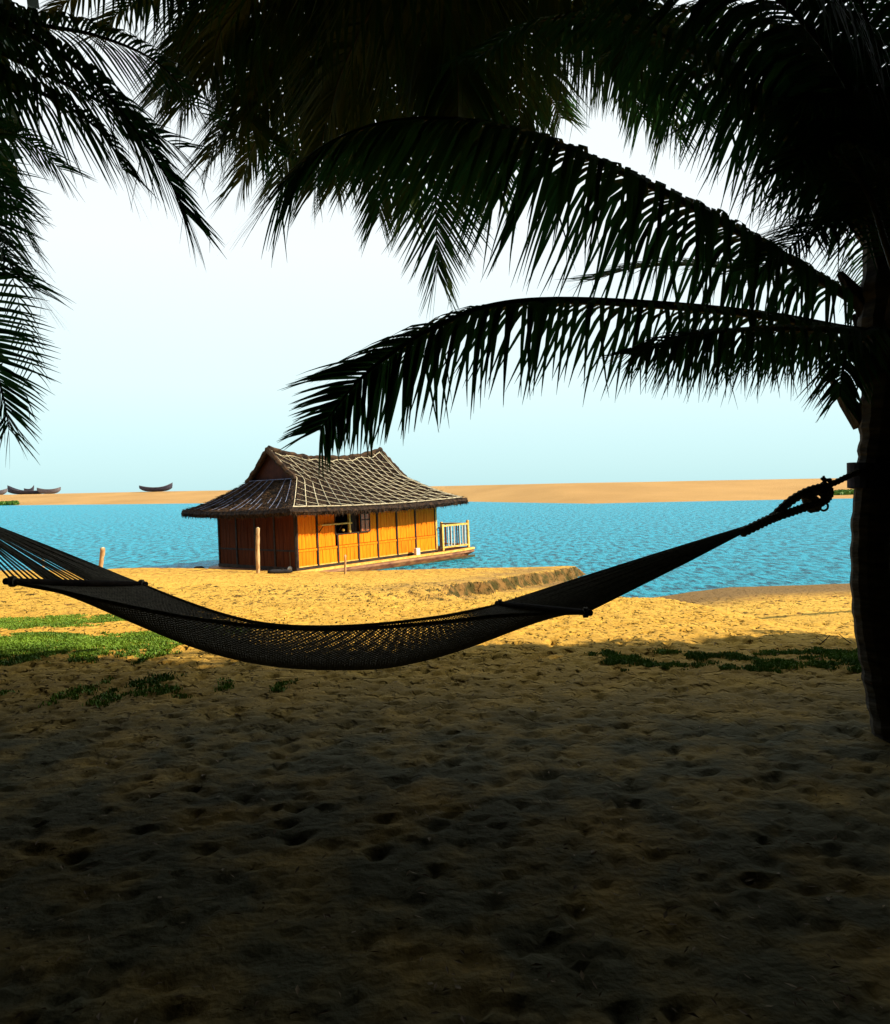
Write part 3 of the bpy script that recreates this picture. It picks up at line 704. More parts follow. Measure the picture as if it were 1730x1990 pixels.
def frond(palm, ctrl, n=85, ll=.55, width=.030, hang=1.6, start=.14, ang0=75, ang1=30, r0=.022, single=False, lift=.25, droopside=(1, 1), label=None, tiplen=.5, rnd=.12, gaps=.03, twist=35, dens=1.35, thin=.80, longer=1.1, twist0=0):
    n = int(n * dens); width *= thin; ll *= longer
    """a frond as rachis (the part) with its leaflets; ctrl are world points base -> tip"""
    path = catmull(ctrl, 60); mb = MB(); rad = [max(.0028, r0 * (1 - i / 60) ** .8 * (1.6 if i < 3 else 1)) for i in range(61)]
    mb.tube(path, rad, 6); fr = mb.build('frond', M_rachis, None, smooth=True); child(fr, palm)
    if label: fr['label'] = label
    lm = MB(); base_mats = []
    for side in (-1, 1):
        for k in range(n):
            s_ = start + (1 - start) * (k + random.uniform(-.3, .3) + .5) / n; s_ = min(max(s_, 0), .999)
            if random.random() < gaps: continue
            x = s_ * 60; i = min(int(x), 59); p = path[i].lerp(path[i + 1], x - i); T = (path[i + 1] - path[i]).normalized()
            S = T.cross(UPV)
            if S.length < .15: S = T.cross(Vector((.3, 1, 0)))
            S.normalize(); Nn = S.cross(T); tw = R(twist0 + (twist - twist0) * s_ ** 2); S, Nn = S * math.cos(tw) + Nn * math.sin(tw), Nn * math.cos(tw) - S * math.sin(tw)
            a = R(ang0 + (ang1 - ang0) * ((s_ - start) / (1 - start)) ** 1.3 + random.gauss(0, 4))
            shape = math.sin(math.pi * min(1, (s_ * .93 + .06))) ** 1.0 if s_ > .5 else (.55 + .45 * min(1, (s_ - start) / .18))
            l_ = ll * max(shape, tiplen) * random.uniform(1 - rnd, 1 + rnd * .6)
            d = S * side * math.sin(a) + T * math.cos(a) + Nn * (lift + random.gauss(0, .06))
            h_ = min(.96, hang / 2.8) * (1 - .75 * s_ ** 3.5) * random.uniform(.88, 1.04)
            if side > 0 and twist >= 70: h_ *= 1 - .85 * min(1, s_ * 1.25) ** 2
            dt = (T * (.22 + .5 * s_ ** 4) + S * side * (.16 + random.gauss(0, .05)) - UPV + Vector((random.gauss(0, .05), 0, 0))).normalized()
            L = leaflet(p, d, l_, width * (.7 + .3 * shape) * (1 - .45 * s_ ** 3) * random.uniform(.8, 1.1), h_, dt, T, curl=random.gauss(0, .8))
            if random.random() < .05:   # snapped leaflet tip
                m_ = random.randint(3, 5); off = L[m_][0]; dd = Vector((random.uniform(-.3, .3), random.uniform(-.2, .2), -1)).normalized()
                for q_ in range(m_ + 1, len(L)):
                    c0 = (L[q_ - 1][0] + L[q_ - 1][1]) / 2 + dd * (l_ / 6); hw = (L[q_][1] - L[q_][0]) / 2; L[q_] = (c0 - hw, c0 + hw)
            if single:
                m1 = MB(); add_leaflet(m1, L); o = m1.build('leaflet', M_leaf, None); o.parent = fr; o.matrix_parent_inverse = Matrix.Translation(-palm.location)
            else: add_leaflet(lm, L)
    if not single:
        o = lm.build('leaflets', M_leaf, None, kind='stuff'); o.parent = fr; o.matrix_parent_inverse = Matrix.Translation(-palm.location)
    fr.matrix_parent_inverse = Matrix.Translation(palm.location).inverted()
    for c_ in fr.children: c_.matrix_parent_inverse = Matrix.Identity(4)
    return fr
def PP(l): return [P(*q_) for q_ in l]
def trunk(palm, pts, rad, n=14, jag=.06, name='trunk'):
    path = catmull(pts, 90); L = len(pts) - 1; rr = []
    for i in range(91):
        x = i / 90 * L; k = min(int(x), L - 1); rr.append((rad[k] + (rad[k + 1] - rad[k]) * (x - k)) * (1 + (.035 if i % 4 < 2 else -.02) + random.uniform(-1, 1) * jag * .4))
    mb = MB(); mb.tube(path, rr, n); return child(mb.build(name, M_bark, None), palm)
def leaf_bases(palm, pts, count, r, l, up=.8):
    """old boots: stubs of cut fronds hugging the top of the trunk"""
    path = catmull(pts, 40)
    for k in range(count):
        c_ = path[int(40 * k / count)]; a = k * 2.4; o_ = Vector((math.cos(a), math.sin(a), 0))
        mb = MB(); b = c_ + o_ * r * .6; mb.tube([b, b + o_ * r * .45 + UPV * l * .4, b + o_ * r * .85 + UPV * l * up], [.07, .05, .02], 5)
        child(mb.build('leaf_base', M_fibre, None), palm)

# ---- right palm, carries the right end of the hammock
base = P(1752, 1448, 4.5); base.z = gz(base.x, base.y) - .05
palmR = thing('coconut_palm', 'palm with dark curved trunk at the right edge holding the right end of the hammock', 'palm tree', tuple(base))
tp = [(1752, 1460), (1742, 1400), (1720, 1300), (1700, 1200), (1692, 1080), (1700, 960), (1716, 860), (1730, 760), (1742, 640), (1750, 480), (1756, 330)]
trunk(palmR, PP([(x, y, 4.5) for x, y in tp]), [.15, .135, .125, .112, .105, .108, .125, .15, .20, .19, .12])
leaf_bases(palmR, PP([(1722, 840, 4.5), (1735, 700, 4.5), (1745, 560, 4.5), (1752, 420, 4.5)]), 16, .2, .34)
FR = frond
f1 = FR(palmR, PP([(1745, 650, 4.5), (1650, 642, 4.42), (1500, 615, 4.3), (1300, 594, 4.15), (1080, 584, 4.0), (943, 598, 3.9), (839, 640, 3.85), (760, 688, 3.8), (699, 738, 3.76), (655, 790, 3.74), (622, 838, 3.72)]),
   n=140, ll=.62, width=.038, hang=3.2, start=.10, single=True, lift=.06, r0=.03, dens=1, thin=.9, twist=80, ang1=36, tiplen=.36, label='lowest long arching frond reaching left over the water')
FR(palmR, PP([(1745, 610, 4.6), (1690, 600, 4.6), (1560, 520, 4.55), (1440, 452, 4.5), (1300, 378, 4.4), (1150, 308, 4.3), (1020, 258, 4.2), (880, 232, 4.1), (740, 240, 4.0), (620, 290, 3.95), (545, 370, 3.9)]),
   n=130, ll=.85, width=.046, hang=2.6, r0=.034, lift=-.05)
FR(palmR, PP([(1745, 570, 4.5), (1690, 450, 4.45), (1600, 330, 4.35), (1500, 232, 4.25), (1420, 160, 4.2), (1330, 90, 4.1), (1200, 40, 4.0), (1050, 40, 3.9), (930, 110, 3.8)]), n=102, ll=.56, width=.034, hang=2.8, r0=.03)
FR(palmR, PP([(1745, 610, 4.7), (1620, 560, 5.2), (1480, 528, 5.7), (1350, 515, 6.0), (1240, 520, 6.2), (1150, 545, 6.3)]), n=72, ll=0.57, width=.03, hang=.8, ang0=60, ang1=15)
FR(palmR, PP([(1735, 660, 4.4), (1695, 640, 4.2), (1655, 668, 4.1), (1638, 720, 4.05), (1632, 770, 4.0)]), n=30, ll=.36, width=.03, hang=1.8, start=.25, twist=0)
FR(palmR, PP([(1735, 670, 4.7), (1640, 660, 4.8), (1560, 650, 5.0), (1480, 665, 5.2), (1420, 700, 5.4)]), n=48, ll=0.47, width=.028, hang=2.2)
FR(palmR, PP([(1735, 650, 4.3), (1600, 640, 4.0), (1450, 640, 3.8), (1320, 655, 3.7), (1230, 690, 3.6)]), n=60, ll=0.47, width=.03, hang=2.8)
FR(palmR, PP([(1755, 430, 4.4), (1700, 400, 4.3), (1640, 410, 4.2), (1570, 455, 4.1), (1480, 520, 4.0)]), n=60, ll=0.53, width=.026, hang=1.0)
FR(palmR, PP([(1750, 500, 4.5), (1700, 350, 4.6), (1640, 210, 4.8), (1560, 90, 5.0), (1440, 20, 5.2), (1300, 30, 5.4), (1180, 110, 5.5)]), n=96, ll=0.85, width=.036, hang=2.4)
FR(palmR, PP([(1750, 450, 4.5), (1725, 250, 4.4), (1690, 60, 4.3), (1630, -90, 4.2), (1520, -180, 4.0)]), n=72, ll=0.73, width=.036, hang=2.2)
FR(palmR, PP([(1750, 450, 4.5), (1700, 280, 4.1), (1600, 90, 3.8), (1450, -50, 3.5), (1280, -120, 3.3), (1100, -90, 3.2)]), n=102, ll=0.78, width=.04, hang=2.4)
FR(palmR, PP([(1755, 420, 4.5), (1760, 200, 4.6), (1740, 0, 4.8), (1690, -160, 5.0)]), n=66, ll=0.71, width=.036, hang=2.0)
FR(palmR, PP([(1750, 520, 4.5), (1670, 330, 4.9), (1590, 230, 5.2), (1500, 190, 5.6), (1400, 200, 5.9), (1330, 250, 6.0)]), n=84, ll=.52, width=.034, hang=2.4)
FR(palmR, PP([(1750, 560, 4.4), (1720, 470, 4.0), (1690, 380, 3.7), (1640, 310, 3.5), (1590, 290, 3.4), (1540, 330, 3.3)]), n=60, ll=0.50, width=.03, hang=2.0)
#FR(palmR, PP([(1750, 560, 4.7), (1660, 470, 5.0), (1560, 400, 5.3), (1440, 330, 5.6), (1320, 280, 5.9), (1220, 250, 6.1)]), n=90, ll=.72, width=.036, hang=2.6)
FR(palmR, PP([(1750, 480, 4.6), (1680, 300, 5.2), (1580, 140, 5.8), (1450, 60, 6.4), (1300, 40, 7.0), (1150, 80, 7.5)]), n=90, ll=1.0, width=.045, hang=2.6)
FR(palmR, PP([(1752, 470, 4.4), (1700, 320, 4.4), (1650, 200, 4.5), (1620, 120, 4.6), (1560, 60, 4.7), (1470, 80, 4.8)]), n=80, ll=.7, width=.036, hang=2.4)
FR(palmR, PP([(1752, 480, 4.3), (1720, 340, 4.0), (1680, 240, 3.8), (1630, 190, 3.7), (1560, 200, 3.6)]), n=70, ll=.6, width=.034, hang=2.4)
FR(palmR, PP([(1752, 470, 4.8), (1720, 300, 5.2), (1680, 160, 5.6), (1650, 40, 6.0), (1600, -60, 6.4)]), n=70, ll=.8, width=.04, hang=2.2)
# fronds of the same palm beyond the frame, so that the crown is whole
for k, (ax, rz_) in enumerate([(20, .5), (65, .9), (-15, .9), (-50, 1.3)]):
    c0 = P(1750, 470, 4.5); dx, dy = math.cos(R(ax)), math.sin(R(ax))
    if dx < -.2 and dy > 0.5: continue
    FR(palmR, [c0 + Vector((dx * s_, dy * s_, rz_ * s_ * 1.4 - .42 * s_ * s_)) for s_ in (0, .6, 1.3, 2.0, 2.7, 3.3)], n=60, ll=.6, width=.036, hang=2.0)

# ---- palm whose crown hangs over the middle of the picture; its trunk leans in from behind the viewer
palmC = thing('coconut_palm', 'palm overhead whose drooping fronds fill the top middle of the view', 'palm tree', (-1.6, -3.6, -.03))
trunk(palmC, [(-1.6, -3.6, -.05), (-1.55, -3.0, 2.0), (-1.4, -1.8, 4.2), (-1.2, -.2, 6.3), (-1.05, 1.4, 7.9)], [.17, .14, .125, .12, .16])
KC = 1.8                                  # a tall palm: its crown hangs nine metres up
CC = Vector((-1.0, 1.7, 8.1))
leaf_bases(palmC, [CC - Vector((.1, .5, .7)), CC], 10, .16, .3)
def FC(l, **k):
    pts = [P(x_, y_, d_ * KC) for (x_, y_, d_) in l]; b0 = pts[0]; m_ = CC.lerp(b0, .5) + Vector((0, 0, .3)); k['ll'] *= KC; k['width'] *= KC * .9; return FR(palmC, [CC, m_] + pts, **k)
FC([(800, -150, 3.0), (825, 80, 3.4), (838, 250, 3.7), (846, 380, 3.9), (849, 470, 4.0), (850, 530, 4.02)], n=80, ll=.52, width=.026, hang=.5, single=True, ang0=60, ang1=18, start=.25, dens=1, thin=.9, twist=0, tiplen=.5, label='frond hanging straight down to a pointed tip in the middle')
Cl = [
 ([(760, -200, 2.8), (650, -30, 3.3), (560, 80, 3.6), (495, 180, 3.8), (455, 270, 3.9)], .62, 2.4),
 ([(760, -200, 2.8), (690, 0, 3.4), (650, 160, 3.8), (625, 280, 4.0), (610, 370, 4.1)], .50, 2.2),
 ([(780, -180, 3.0), (750, 40, 3.5), (740, 220, 3.9), (735, 340, 4.1), (737, 420, 4.2)], .46, 2.0),
 ([(830, -180, 3.0), (900, 40, 3.5), (940, 200, 3.9), (958, 310, 4.1), (965, 380, 4.2)], .48, 2.0),
 ([(700, -200, 2.7), (560, -80, 3.0), (440, -10, 3.2), (370, 60, 3.4), (330, 150, 3.5)], .62, 2.4),
 ([(700, -220, 2.7), (560, 20, 3.4), (500, 120, 3.7), (470, 200, 3.9), (540, 300, 4.0)], .5, 2.4),
 ([(880, -220, 2.7), (1080, -80, 3.0), (1200, 0, 3.3), (1290, 100, 3.5), (1330, 200, 3.6)], .6, 2.4),
 ([(800, -230, 2.6), (760, -60, 2.9), (700, 60, 3.1), (660, 150, 3.2), (640, 230, 3.3)], .55, 2.0),
 ([(800, -230, 2.6), (850, -50, 2.9), (880, 60, 3.1), (890, 160, 3.2), (890, 240, 3.3)], .55, 2.0),
 ([(750, -230, 2.5), (600, -100, 2.7), (500, -20, 2.9), (430, 60, 3.0), (410, 150, 3.1)], .5, 2.2),
 ([(850, -230, 2.5), (1000, -120, 2.7), (1120, -60, 2.9), (1200, 10, 3.0), (1230, 90, 3.1)], .5, 2.2),
 ([(800, -160, 3.2), (650, 60, 3.9), (590, 200, 4.3), (560, 290, 4.5), (545, 350, 4.6)], .55, 2.2),
 ([(820, -160, 3.2), (800, 60, 3.9), (790, 240, 4.3), (790, 340, 4.5), (795, 410, 4.6)], .55, 2.2)]
Cl += [
 ([(860, -200, 2.8), (1050, -60, 3.3), (1200, 40, 3.7), (1280, 160, 3.9), (1300, 240, 4.0)], .52, 2.4),
 ([(800, -120, 3.2), (700, 80, 3.8), (690, 240, 4.2), (680, 350, 4.4)], .46, 2.2),
 ([(840, -160, 3.2), (1000, 60, 3.6), (1010, 220, 3.9), (1010, 300, 4.0)], .45, 2.2)]
Cl += [
 ([(720, -160, 3.0), (520, -60, 3.3), (360, -30, 3.5), (250, 10, 3.7), (190, 70, 3.8)], .46, 2.1),
 ([(760, -200, 2.8), (560, -40, 3.4), (430, 30, 3.9), (350, 110, 4.1), (310, 190, 4.2)], .5, 2.3),
 ([(860, -180, 3.0), (1060, -20, 3.6), (1160, 60, 3.9), (1220, 150, 4.1), (1245, 225, 4.2)], .42, 2.3),
 ([(800, -160, 3.1), (720, 60, 3.7), (670, 200, 4.0), (655, 300, 4.2), (650, 360, 4.3)], .42, 2.2),
 ([(820, -160, 3.1), (860, 60, 3.7), (900, 220, 4.0), (910, 320, 4.2), (915, 390, 4.3)], .42, 2.2)]
Cl += [
 ([(760, -160, 3.0), (600, 40, 3.5), (500, 130, 3.8), (440, 230, 4.0), (405, 310, 4.1)], .5, 2.3),
 ([(780, -160, 3.1), (640, 80, 3.7), (540, 200, 4.0), (490, 290, 4.2), (470, 350, 4.3)], .5, 2.3),
 ([(700, -200, 2.8), (500, -20, 3.2), (400, 60, 3.5), (370, 130, 3.7), (350, 210, 3.8)], .5, 2.2),
 ([(620, -200, 2.8), (420, -120, 3.1), (260, -60, 3.3), (150, -10, 3.5), (90, 40, 3.6)], .42, 2.0),
 ([(860, -120, 3.2), (1000, 60, 3.9), (1060, 170, 4.2), (1090, 230, 4.4)], .5, 2.3)]
for l, ll_, hg in Cl: FC(l, n=70, ll=ll_, width=.036, hang=hg, start=.22, r0=.024)
for k, ax in enumerate((170, 205, 240, 270, 300, 335, 10)):
    dx, dy = math.cos(R(ax)), math.sin(R(ax)); rz_ = random.uniform(.5, 1.0)
    FR(palmC, [CC + Vector((dx * s_, dy * s_, rz_ * s_ - .22 * s_ * s_)) for s_ in (0, 1., 2.1, 3.2, 4.3, 5.2)], n=70, ll=.95, width=.055, hang=1.8)

# ---- left palm, outside the left edge, holds the left end of the hammock
lb = P(-330, 1500, 4.05); lb.z = gz(lb.x, lb.y) - .05
palmL = thing('coconut_palm', 'palm whose fronds enter at the top left and along the left edge', 'palm tree', tuple(lb))
trunk(palmL, [lb, P(-300, 1200, 4.05), P(-290, 900, 4.05), P(-310, 500, 4.1), P(-340, 100, 4.15), P(-360, -80, 4.2)], [.16, .13, .12, .115, .13, .16])
CL = P(-360, -110, 4.2)
leaf_bases(palmL, [CL - Vector((0, 0, .6)), CL], 10, .16, .3)
def FL(l, **k): return FR(palmL, [CL] + PP(l), **k)
FL([(-200, -60, 4.1), (-60, 10, 4.0), (80, 80, 3.95), (190, 165, 3.9), (270, 262, 3.9), (325, 345, 3.85), (362, 415, 3.85)], n=100, ll=.54, width=.026, hang=1.7, single=True, start=.2, ang0=65, ang1=18, dens=1, thin=.9, twist=60, label='frond dropping to a sharp tip at upper left')
Ll = [
 ([(-200, -90, 4.2), (-60, 10, 4.2), (60, 45, 4.2), (190, 70, 4.2), (310, 125, 4.2), (400, 230, 4.2)], .45, 1.9, 70),
 ([(-200, -30, 4.3), (-60, 70, 4.3), (60, 130, 4.3), (180, 190, 4.3), (270, 240, 4.3), (350, 290, 4.3)], .42, 1.8, 70),
 ([(-220, -20, 4.0), (-80, 110, 3.9), (30, 160, 3.9), (120, 200, 3.85), (200, 260, 3.8), (240, 330, 3.8)], .52, 2.4, 66),
 ([(-260, 20, 4.0), (-190, 160, 3.9), (-110, 300, 3.8), (-50, 400, 3.8), (10, 500, 3.75), (60, 560, 3.75)], .55, 1.3, 66),
 ([(-260, 20, 4.3), (-170, 110, 4.4), (-90, 220, 4.5), (-20, 320, 4.5), (30, 400, 4.6), (70, 490, 4.6)], .42, 1.6, 60),
 ([(-280, 40, 4.0), (-210, 200, 3.95), (-140, 320, 3.9), (-80, 420, 3.9), (-30, 510, 3.9)], .62, .7, 80),
 ([(-280, 120, 4.1), (-210, 300, 4.0), (-140, 470, 3.9), (-70, 590, 3.9), (-18, 690, 3.9), (6, 770, 3.9), (18, 835, 3.9)], .42, .35, 80),
 ([(-240, 0, 4.4), (-120, 160, 4.6), (-40, 230, 4.8), (50, 270, 4.9), (120, 330, 5.0)], .45, 2.0, 60)]
for l, ll_, hg, n_ in Ll: FL(l, n=n_, ll=ll_, width=.028, hang=hg, start=.2, r0=.022, dens=1.05, twist0=75 if hg < 1 else 0, twist=75 if hg < 1 else 35)
for k, ax in enumerate((100, 140, 180, 220, 260, 300)):
    dx, dy = math.cos(R(ax)), math.sin(R(ax)); rz_ = random.uniform(.4, .9)
    FR(palmL, [CL + Vector((dx * s_, dy * s_, rz_ * s_ - .36 * s_ * s_)) for s_ in (0, .6, 1.3, 2.0, 2.7, 3.3)], n=55, ll=.6, width=.038, hang=1.8)

# ---- broad shade trees of the grove round and behind the viewer (they cast the shade)
def leaf_mesh(seed, n, rx, ry, rz_):
    rs = np.random.RandomState(seed); v = rs.normal(size=(n, 3)); v /= np.linalg.norm(v, axis=1)[:, None]
    rad = rs.rand(n, 1) ** (1 / 2.2); nn = fbm(v[:, 0] * 2 + 9, v[:, 1] * 2 + v[:, 2] * 2, 2)[:, None]
    c_ = v * rad * (.8 + .45 * nn) * np.array([[rx, ry, rz_]])
    a = rs.normal(size=(n, 3)); a /= np.linalg.norm(a, axis=1)[:, None]; b = np.cross(a, rs.normal(size=(n, 3))); b /= np.linalg.norm(b, axis=1)[:, None]
    s_ = rs.uniform(.16, .30, (n, 1)); V_ = np.stack([c_ - a * s_, c_ + b * s_ * .5, c_ + a * s_, c_ - b * s_ * .5], 1).reshape(-1, 3)
    me = bpy.data.meshes.new('crown'); me.from_pydata(V_.tolist(), [], (np.arange(n * 4).reshape(n, 4)).tolist()); me.materials.append(M_leafd); return me
crown_me = [leaf_mesh(3, 5200, 3.1, 3.1, 2.3), leaf_mesh(4, 5200, 3.3, 2.9, 2.2)]
tmb = MB(); tmb.tube([(0, 0, -.2), (.1, .05, 1.5), (0, .15, 3.2), (.1, 0, 5.0)], [.28, .2, .17, .1], 9)
for (a, e) in ((20, 1.6), (140, 1.5), (250, 1.7)):
    d_ = Vector((math.cos(R(a)), math.sin(R(a)), .7)); tmb.tube([(0, .15, 3.2), tuple(Vector((0, .15, 3.2)) + d_ * e)], [.11, .05], 6)
tr0 = tmb.build('trunk', M_bark, None); tr_me = tr0.data; bpy.data.objects.remove(tr0)
TREES = [(6.3, 2.4, 1.0), (6.6, -2.2, 1.05), (10.8, 2.2, 1.15), (11.2, -2.6, 1.15), (3.2, -4.6, 1.05), (-2.4, -5.6, 1.05), (-6.4, -2.4, 1.0), (-7.2, 2.0, 1.05), (7.2, -7.0, 1.1), (-7.2, -7.2, 1.1), (0.6, -9.2, 1.2), (-11.4, 0.4, 1.1), (15.6, 1.6, 1.3), (.2, -1.6, 1.25), (3.4, .4, 1.25), (-3.4, .6, 1.25), (-11.8, -5, 1.2), (13, -8, 1.2)]
for i, (x, y, s_) in enumerate(TREES):
    hgt = 5.6 if i < 13 or i > 15 else 6.6
    if i in (13, 14, 15): y -= .4
    t = thing('shade_tree', 'unseen dense tree added left of the view to block sky light', 'tree', (x, y, gz(x, y)), 'shade trees of the grove')
    t.rotation_euler.z = i * 1.3; t.scale = (s_, s_, s_)
    for nm, me_, loc in (('trunk', tr_me, (0, 0, 0)), ('crown', crown_me[i % 2], (0, 0, hgt - .4))):
        o = bpy.data.objects.new(nm, me_); scene.collection.objects.link(o); o.parent = t; o.location = loc
        if nm == 'crown': o['kind'] = 'stuff'
    for k in range(3):       # extra crowns added to block more of the sky
        if i >= 13 and i <= 15: break
        o = bpy.data.objects.new('crown', crown_me[(i + k) % 2]); scene.collection.objects.link(o); o.parent = t; o['kind'] = 'stuff'
        o.location = (1.2 * math.cos(k * 2.1), 1.2 * math.sin(k * 2.1), 3.0 if k == 0 else (7.0 if k == 1 else 4.2)); o.scale = (.8, .8, .8); o.rotation_euler.z = k

# unseen bushes added at the sides and behind to block low sky
for i, (x, y, s_) in enumerate([(8.6, 4.2, 1.0), (8.8, -.4, 1.0), (8.2, -5, 1.0), (4, -8, 1.0), (-1, -8, 1.0), (-6, -6.4, 1), (-9, -1.5, 1), (-8.6, 3.4, 1), (-9.2, 8.2, 1.1), (-11.5, 12.5, 1.15), (13, 3.6, 1.2), (-13, 6, 1.2), (6.6, 4.4, .8), (-9.4, 9.0, .9)]):
    t = thing('sky_blocker_bush', 'unseen dense dark bush added round the viewer to block low sky', 'bush', (x, y, gz(x, y)), 'added bushes that block low sky'); t.rotation_euler.z = i
    for k in range(3):
        o = bpy.data.objects.new('crown', crown_me[(i + k) % 2]); scene.collection.objects.link(o); o.parent = t; o['kind'] = 'stuff'; o.scale = (.72 * s_, .72 * s_, .62 * s_)
        o.location = ((k - 1) * .9, (k % 2) * .6, .9 + 1.6 * (k % 2)); o.rotation_euler.z = k * 2
for (x, y, z_) in ((-10.5, 10.5, 1.2), (-9.8, 6.2, 1.1)):  # unseen trees added at the left to block sky light
    t = thing('shade_tree', 'unseen dense tree added left of the view to block sky light', 'tree', (x, y, gz(x, y)), 'shade trees of the grove'); t.scale = (z_,) * 3
    for nm, me_, loc in (('trunk', tr_me, (0, 0, 0)), ('crown', crown_me[0], (0, 0, 3.4)), ('crown', crown_me[1], (0, 0, 5.6)), ('crown', crown_me[0], (0.6, 0, 7.6))):
        o = bpy.data.objects.new(nm, me_); scene.collection.objects.link(o); o.parent = t; o.location = loc
        if nm == 'crown': o['kind'] = 'stuff'

# tall trees added out of view, crowns placed to block sky over the hammock
for (x, y, lab, cr) in ((-9.6, 6.6, 'unseen tall tree added left of the view to block sky over the hammock', [(-7, 8, 9.6), (-4, 6.8, 9.8), (-1, 7.2, 10.2), (-4.6, 4.2, 8.6), (-1.2, 4.6, 9.0), (-7.6, 4.4, 8.2), (-8.4, 9.2, 11.6), (-5.2, 9.8, 11.3), (-2.2, 10.0, 11.0)]),
                        (9.4, 3.6, 'unseen tall tree added right of the view to block sky over the hammock', [(6.4, 3.4, 8.6), (2.4, 5.6, 9.6), (2.0, 3.2, 8.6), (4.6, 4.8, 9.4), (1.2, 7.6, 10.8), (.8, 10.0, 10.4), (2.2, 8.6, 9.8)])):
    t = thing('added_canopy_tree', lab, 'tree', (x, y, gz(x, y)))
    mb = MB(); b0 = Vector((x, y, gz(x, y) - .2)); top = Vector((x * .92, y, 6.2)); mb.tube([b0, b0.lerp(top, .5) + Vector((.1, 0, 0)), top], [.36, .28, .22], 10)
    for c_ in cr: mb.tube([top - Vector((0, 0, .8)), top.lerp(Vector(c_), .5) + Vector((0, 0, .8)), Vector(c_)], [.14, .1, .04], 6)
    child(mb.build('trunk', M_bark, None, smooth=True), t)
    for k, c_ in enumerate(cr):
        o = bpy.data.objects.new('crown', crown_me[k % 2]); scene.collection.objects.link(o); o['kind'] = 'stuff'; o.location = c_; o.rotation_euler.z = k * 1.1; o.scale = (.95, .95, .8); child(o, t)
# low trees added out of view on either side to block low sky
for (x, y, z_) in ((19, 9, 1.0), (20.5, 13.5, 1.0), (22.5, 18, 1.0), (-14.5, 17, 1.1), (-17.5, 22, 1.1)):
    t = thing('sky_blocker_tree', 'unseen low dense tree added beside the beach to block low sky', 'tree', (x, y, gz(x, y)), 'added trees that block low sky beside the beach'); t.scale = (z_,) * 3; t.rotation_euler.z = x
    for nm, me_, loc in (('trunk', tr_me, (0, 0, -1.2)), ('crown', crown_me[0], (0, 0, 1.6)), ('crown', crown_me[1], (.5, .6, 3.2))):
        o = bpy.data.objects.new(nm, me_); scene.collection.objects.link(o); o.parent = t; o.location = loc
        if nm == 'crown': o['kind'] = 'stuff'

# shrub beyond the right trunk
def shrub(name, label, c, r, n):
    rs = np.random.RandomState(11); mb = MB()
    for _ in range(n):
        v = rs.normal(size=3); v /= np.linalg.norm(v); q_ = Vector(c) + Vector(v * rs.rand() ** .4 * np.array(r)); a = Vector(rs.normal(size=3)).normalized() * .09; b = a.cross(Vector(rs.normal(size=3))).normalized() * .035
        k = len(mb.v); mb.v += [tuple(q_ - a), tuple(q_ + b), tuple(q_ + a), tuple(q_ - b)]; mb.f.append((k, k + 1, k + 2, k + 3))
    o = thing(name, label, 'shrub', (c[0], c[1], gz(c[0], c[1])))
    child(mb.build('foliage', M_shrub, None, kind='stuff'), o)
    mb = MB()
    for k in range(5): mb.tube([(c[0], c[1], gz(c[0], c[1]) - .05), (c[0] + math.cos(k * 1.3) * r[0] * .6, c[1] + math.sin(k * 1.3) * r[1] * .6, c[2] + r[2] * .4)], [.03, .012], 5)
    child(mb.build('stem', M_bark, None), o)
q_ = P(1812, 1075, 14); shrub('green_shrub', 'bright green shrub just showing behind the right edge of the right palm trunk', (q_.x, q_.y, q_.z), (.74, .6, .75), 2600)

# ------------------------------------------------------------------ hammock
NL, FLp, NRp, FRp = P(25, 1130, 3.75), P(275, 1135, 4.7), P(1138, 1190, 3.9), P(972, 1173, 4.8)
hc = (NL + FRp) / 2
ham = thing('rope_hammock', 'brown rope net hammock slung between two palms over the sand', 'hammock', (hc.x, hc.y, .4))
near_px = [(25, 1132), (130, 1152), (225, 1173), (340, 1196), (450, 1212), (560, 1221), (660, 1223), (760, 1218), (870, 1208), (970, 1197), (1060, 1193), (1138, 1191)]
bel_px = [(150, 1135), (205, 1172), (290, 1216), (380, 1256), (470, 1283), (560, 1297), (650, 1301), (745, 1298), (835, 1280), (915, 1254), (985, 1222), (1055, 1184)]
far_px = [(275, 1136), (345, 1164), (420, 1190), (490, 1208), (555, 1216), (620, 1218), (690, 1216), (755, 1211), (815, 1204), (870, 1196), (922, 1186), (972, 1175)]
near_w = [P(x, y, 3.75 + .15 * k / 11) for k, (x, y) in enumerate(near_px)]
bel_w = [P(x, y, 4.2 + .15 * k / 11) for k, (x, y) in enumerate(bel_px)]
far_w = [P(x, y, 4.7 + .1 * k / 11) for k, (x, y) in enumerate(far_px)]
NS = 112; nearc, belc, farc = catmull(near_w, NS), catmull(bel_w, NS), catmull(far_w, NS)
def bed(i, t):
    """t 0 near rim .. 1 far rim on station i (float)"""
    i = min(max(i, 0), NS); k = min(int(i), NS - 1); f_ = i - k
    a, b, c = nearc[k].lerp(nearc[k + 1], f_), belc[k].lerp(belc[k + 1], f_), farc[k].lerp(farc[k + 1], f_)
    ctl = b * 2 - (a + c) * .5
    return a * (1 - t) ** 2 + ctl * 2 * t * (1 - t) + c * t * t
strands = 50; net = MB()
for j in range(strands):
    for ph in (0, 1):
        pts = []
        for i in range(NS + 1):
            amp = .5 if (i + ph + j) % 2 else -.5
            t = (j + .5 + amp * .96) / strands; end_ = min(i, NS - i) / 3.0
            if end_ < 1: t = (j + .5 + amp * .96 * end_) / strands
            pts.append(bed(i + random.uniform(-.1, .1), min(max(t, 0.003), .997)))
        if ph == 0 or True: net.tube(pts, .0042, 3, caps=False)
child(net.build('netting', M_rope, None, kind='stuff'), ham)
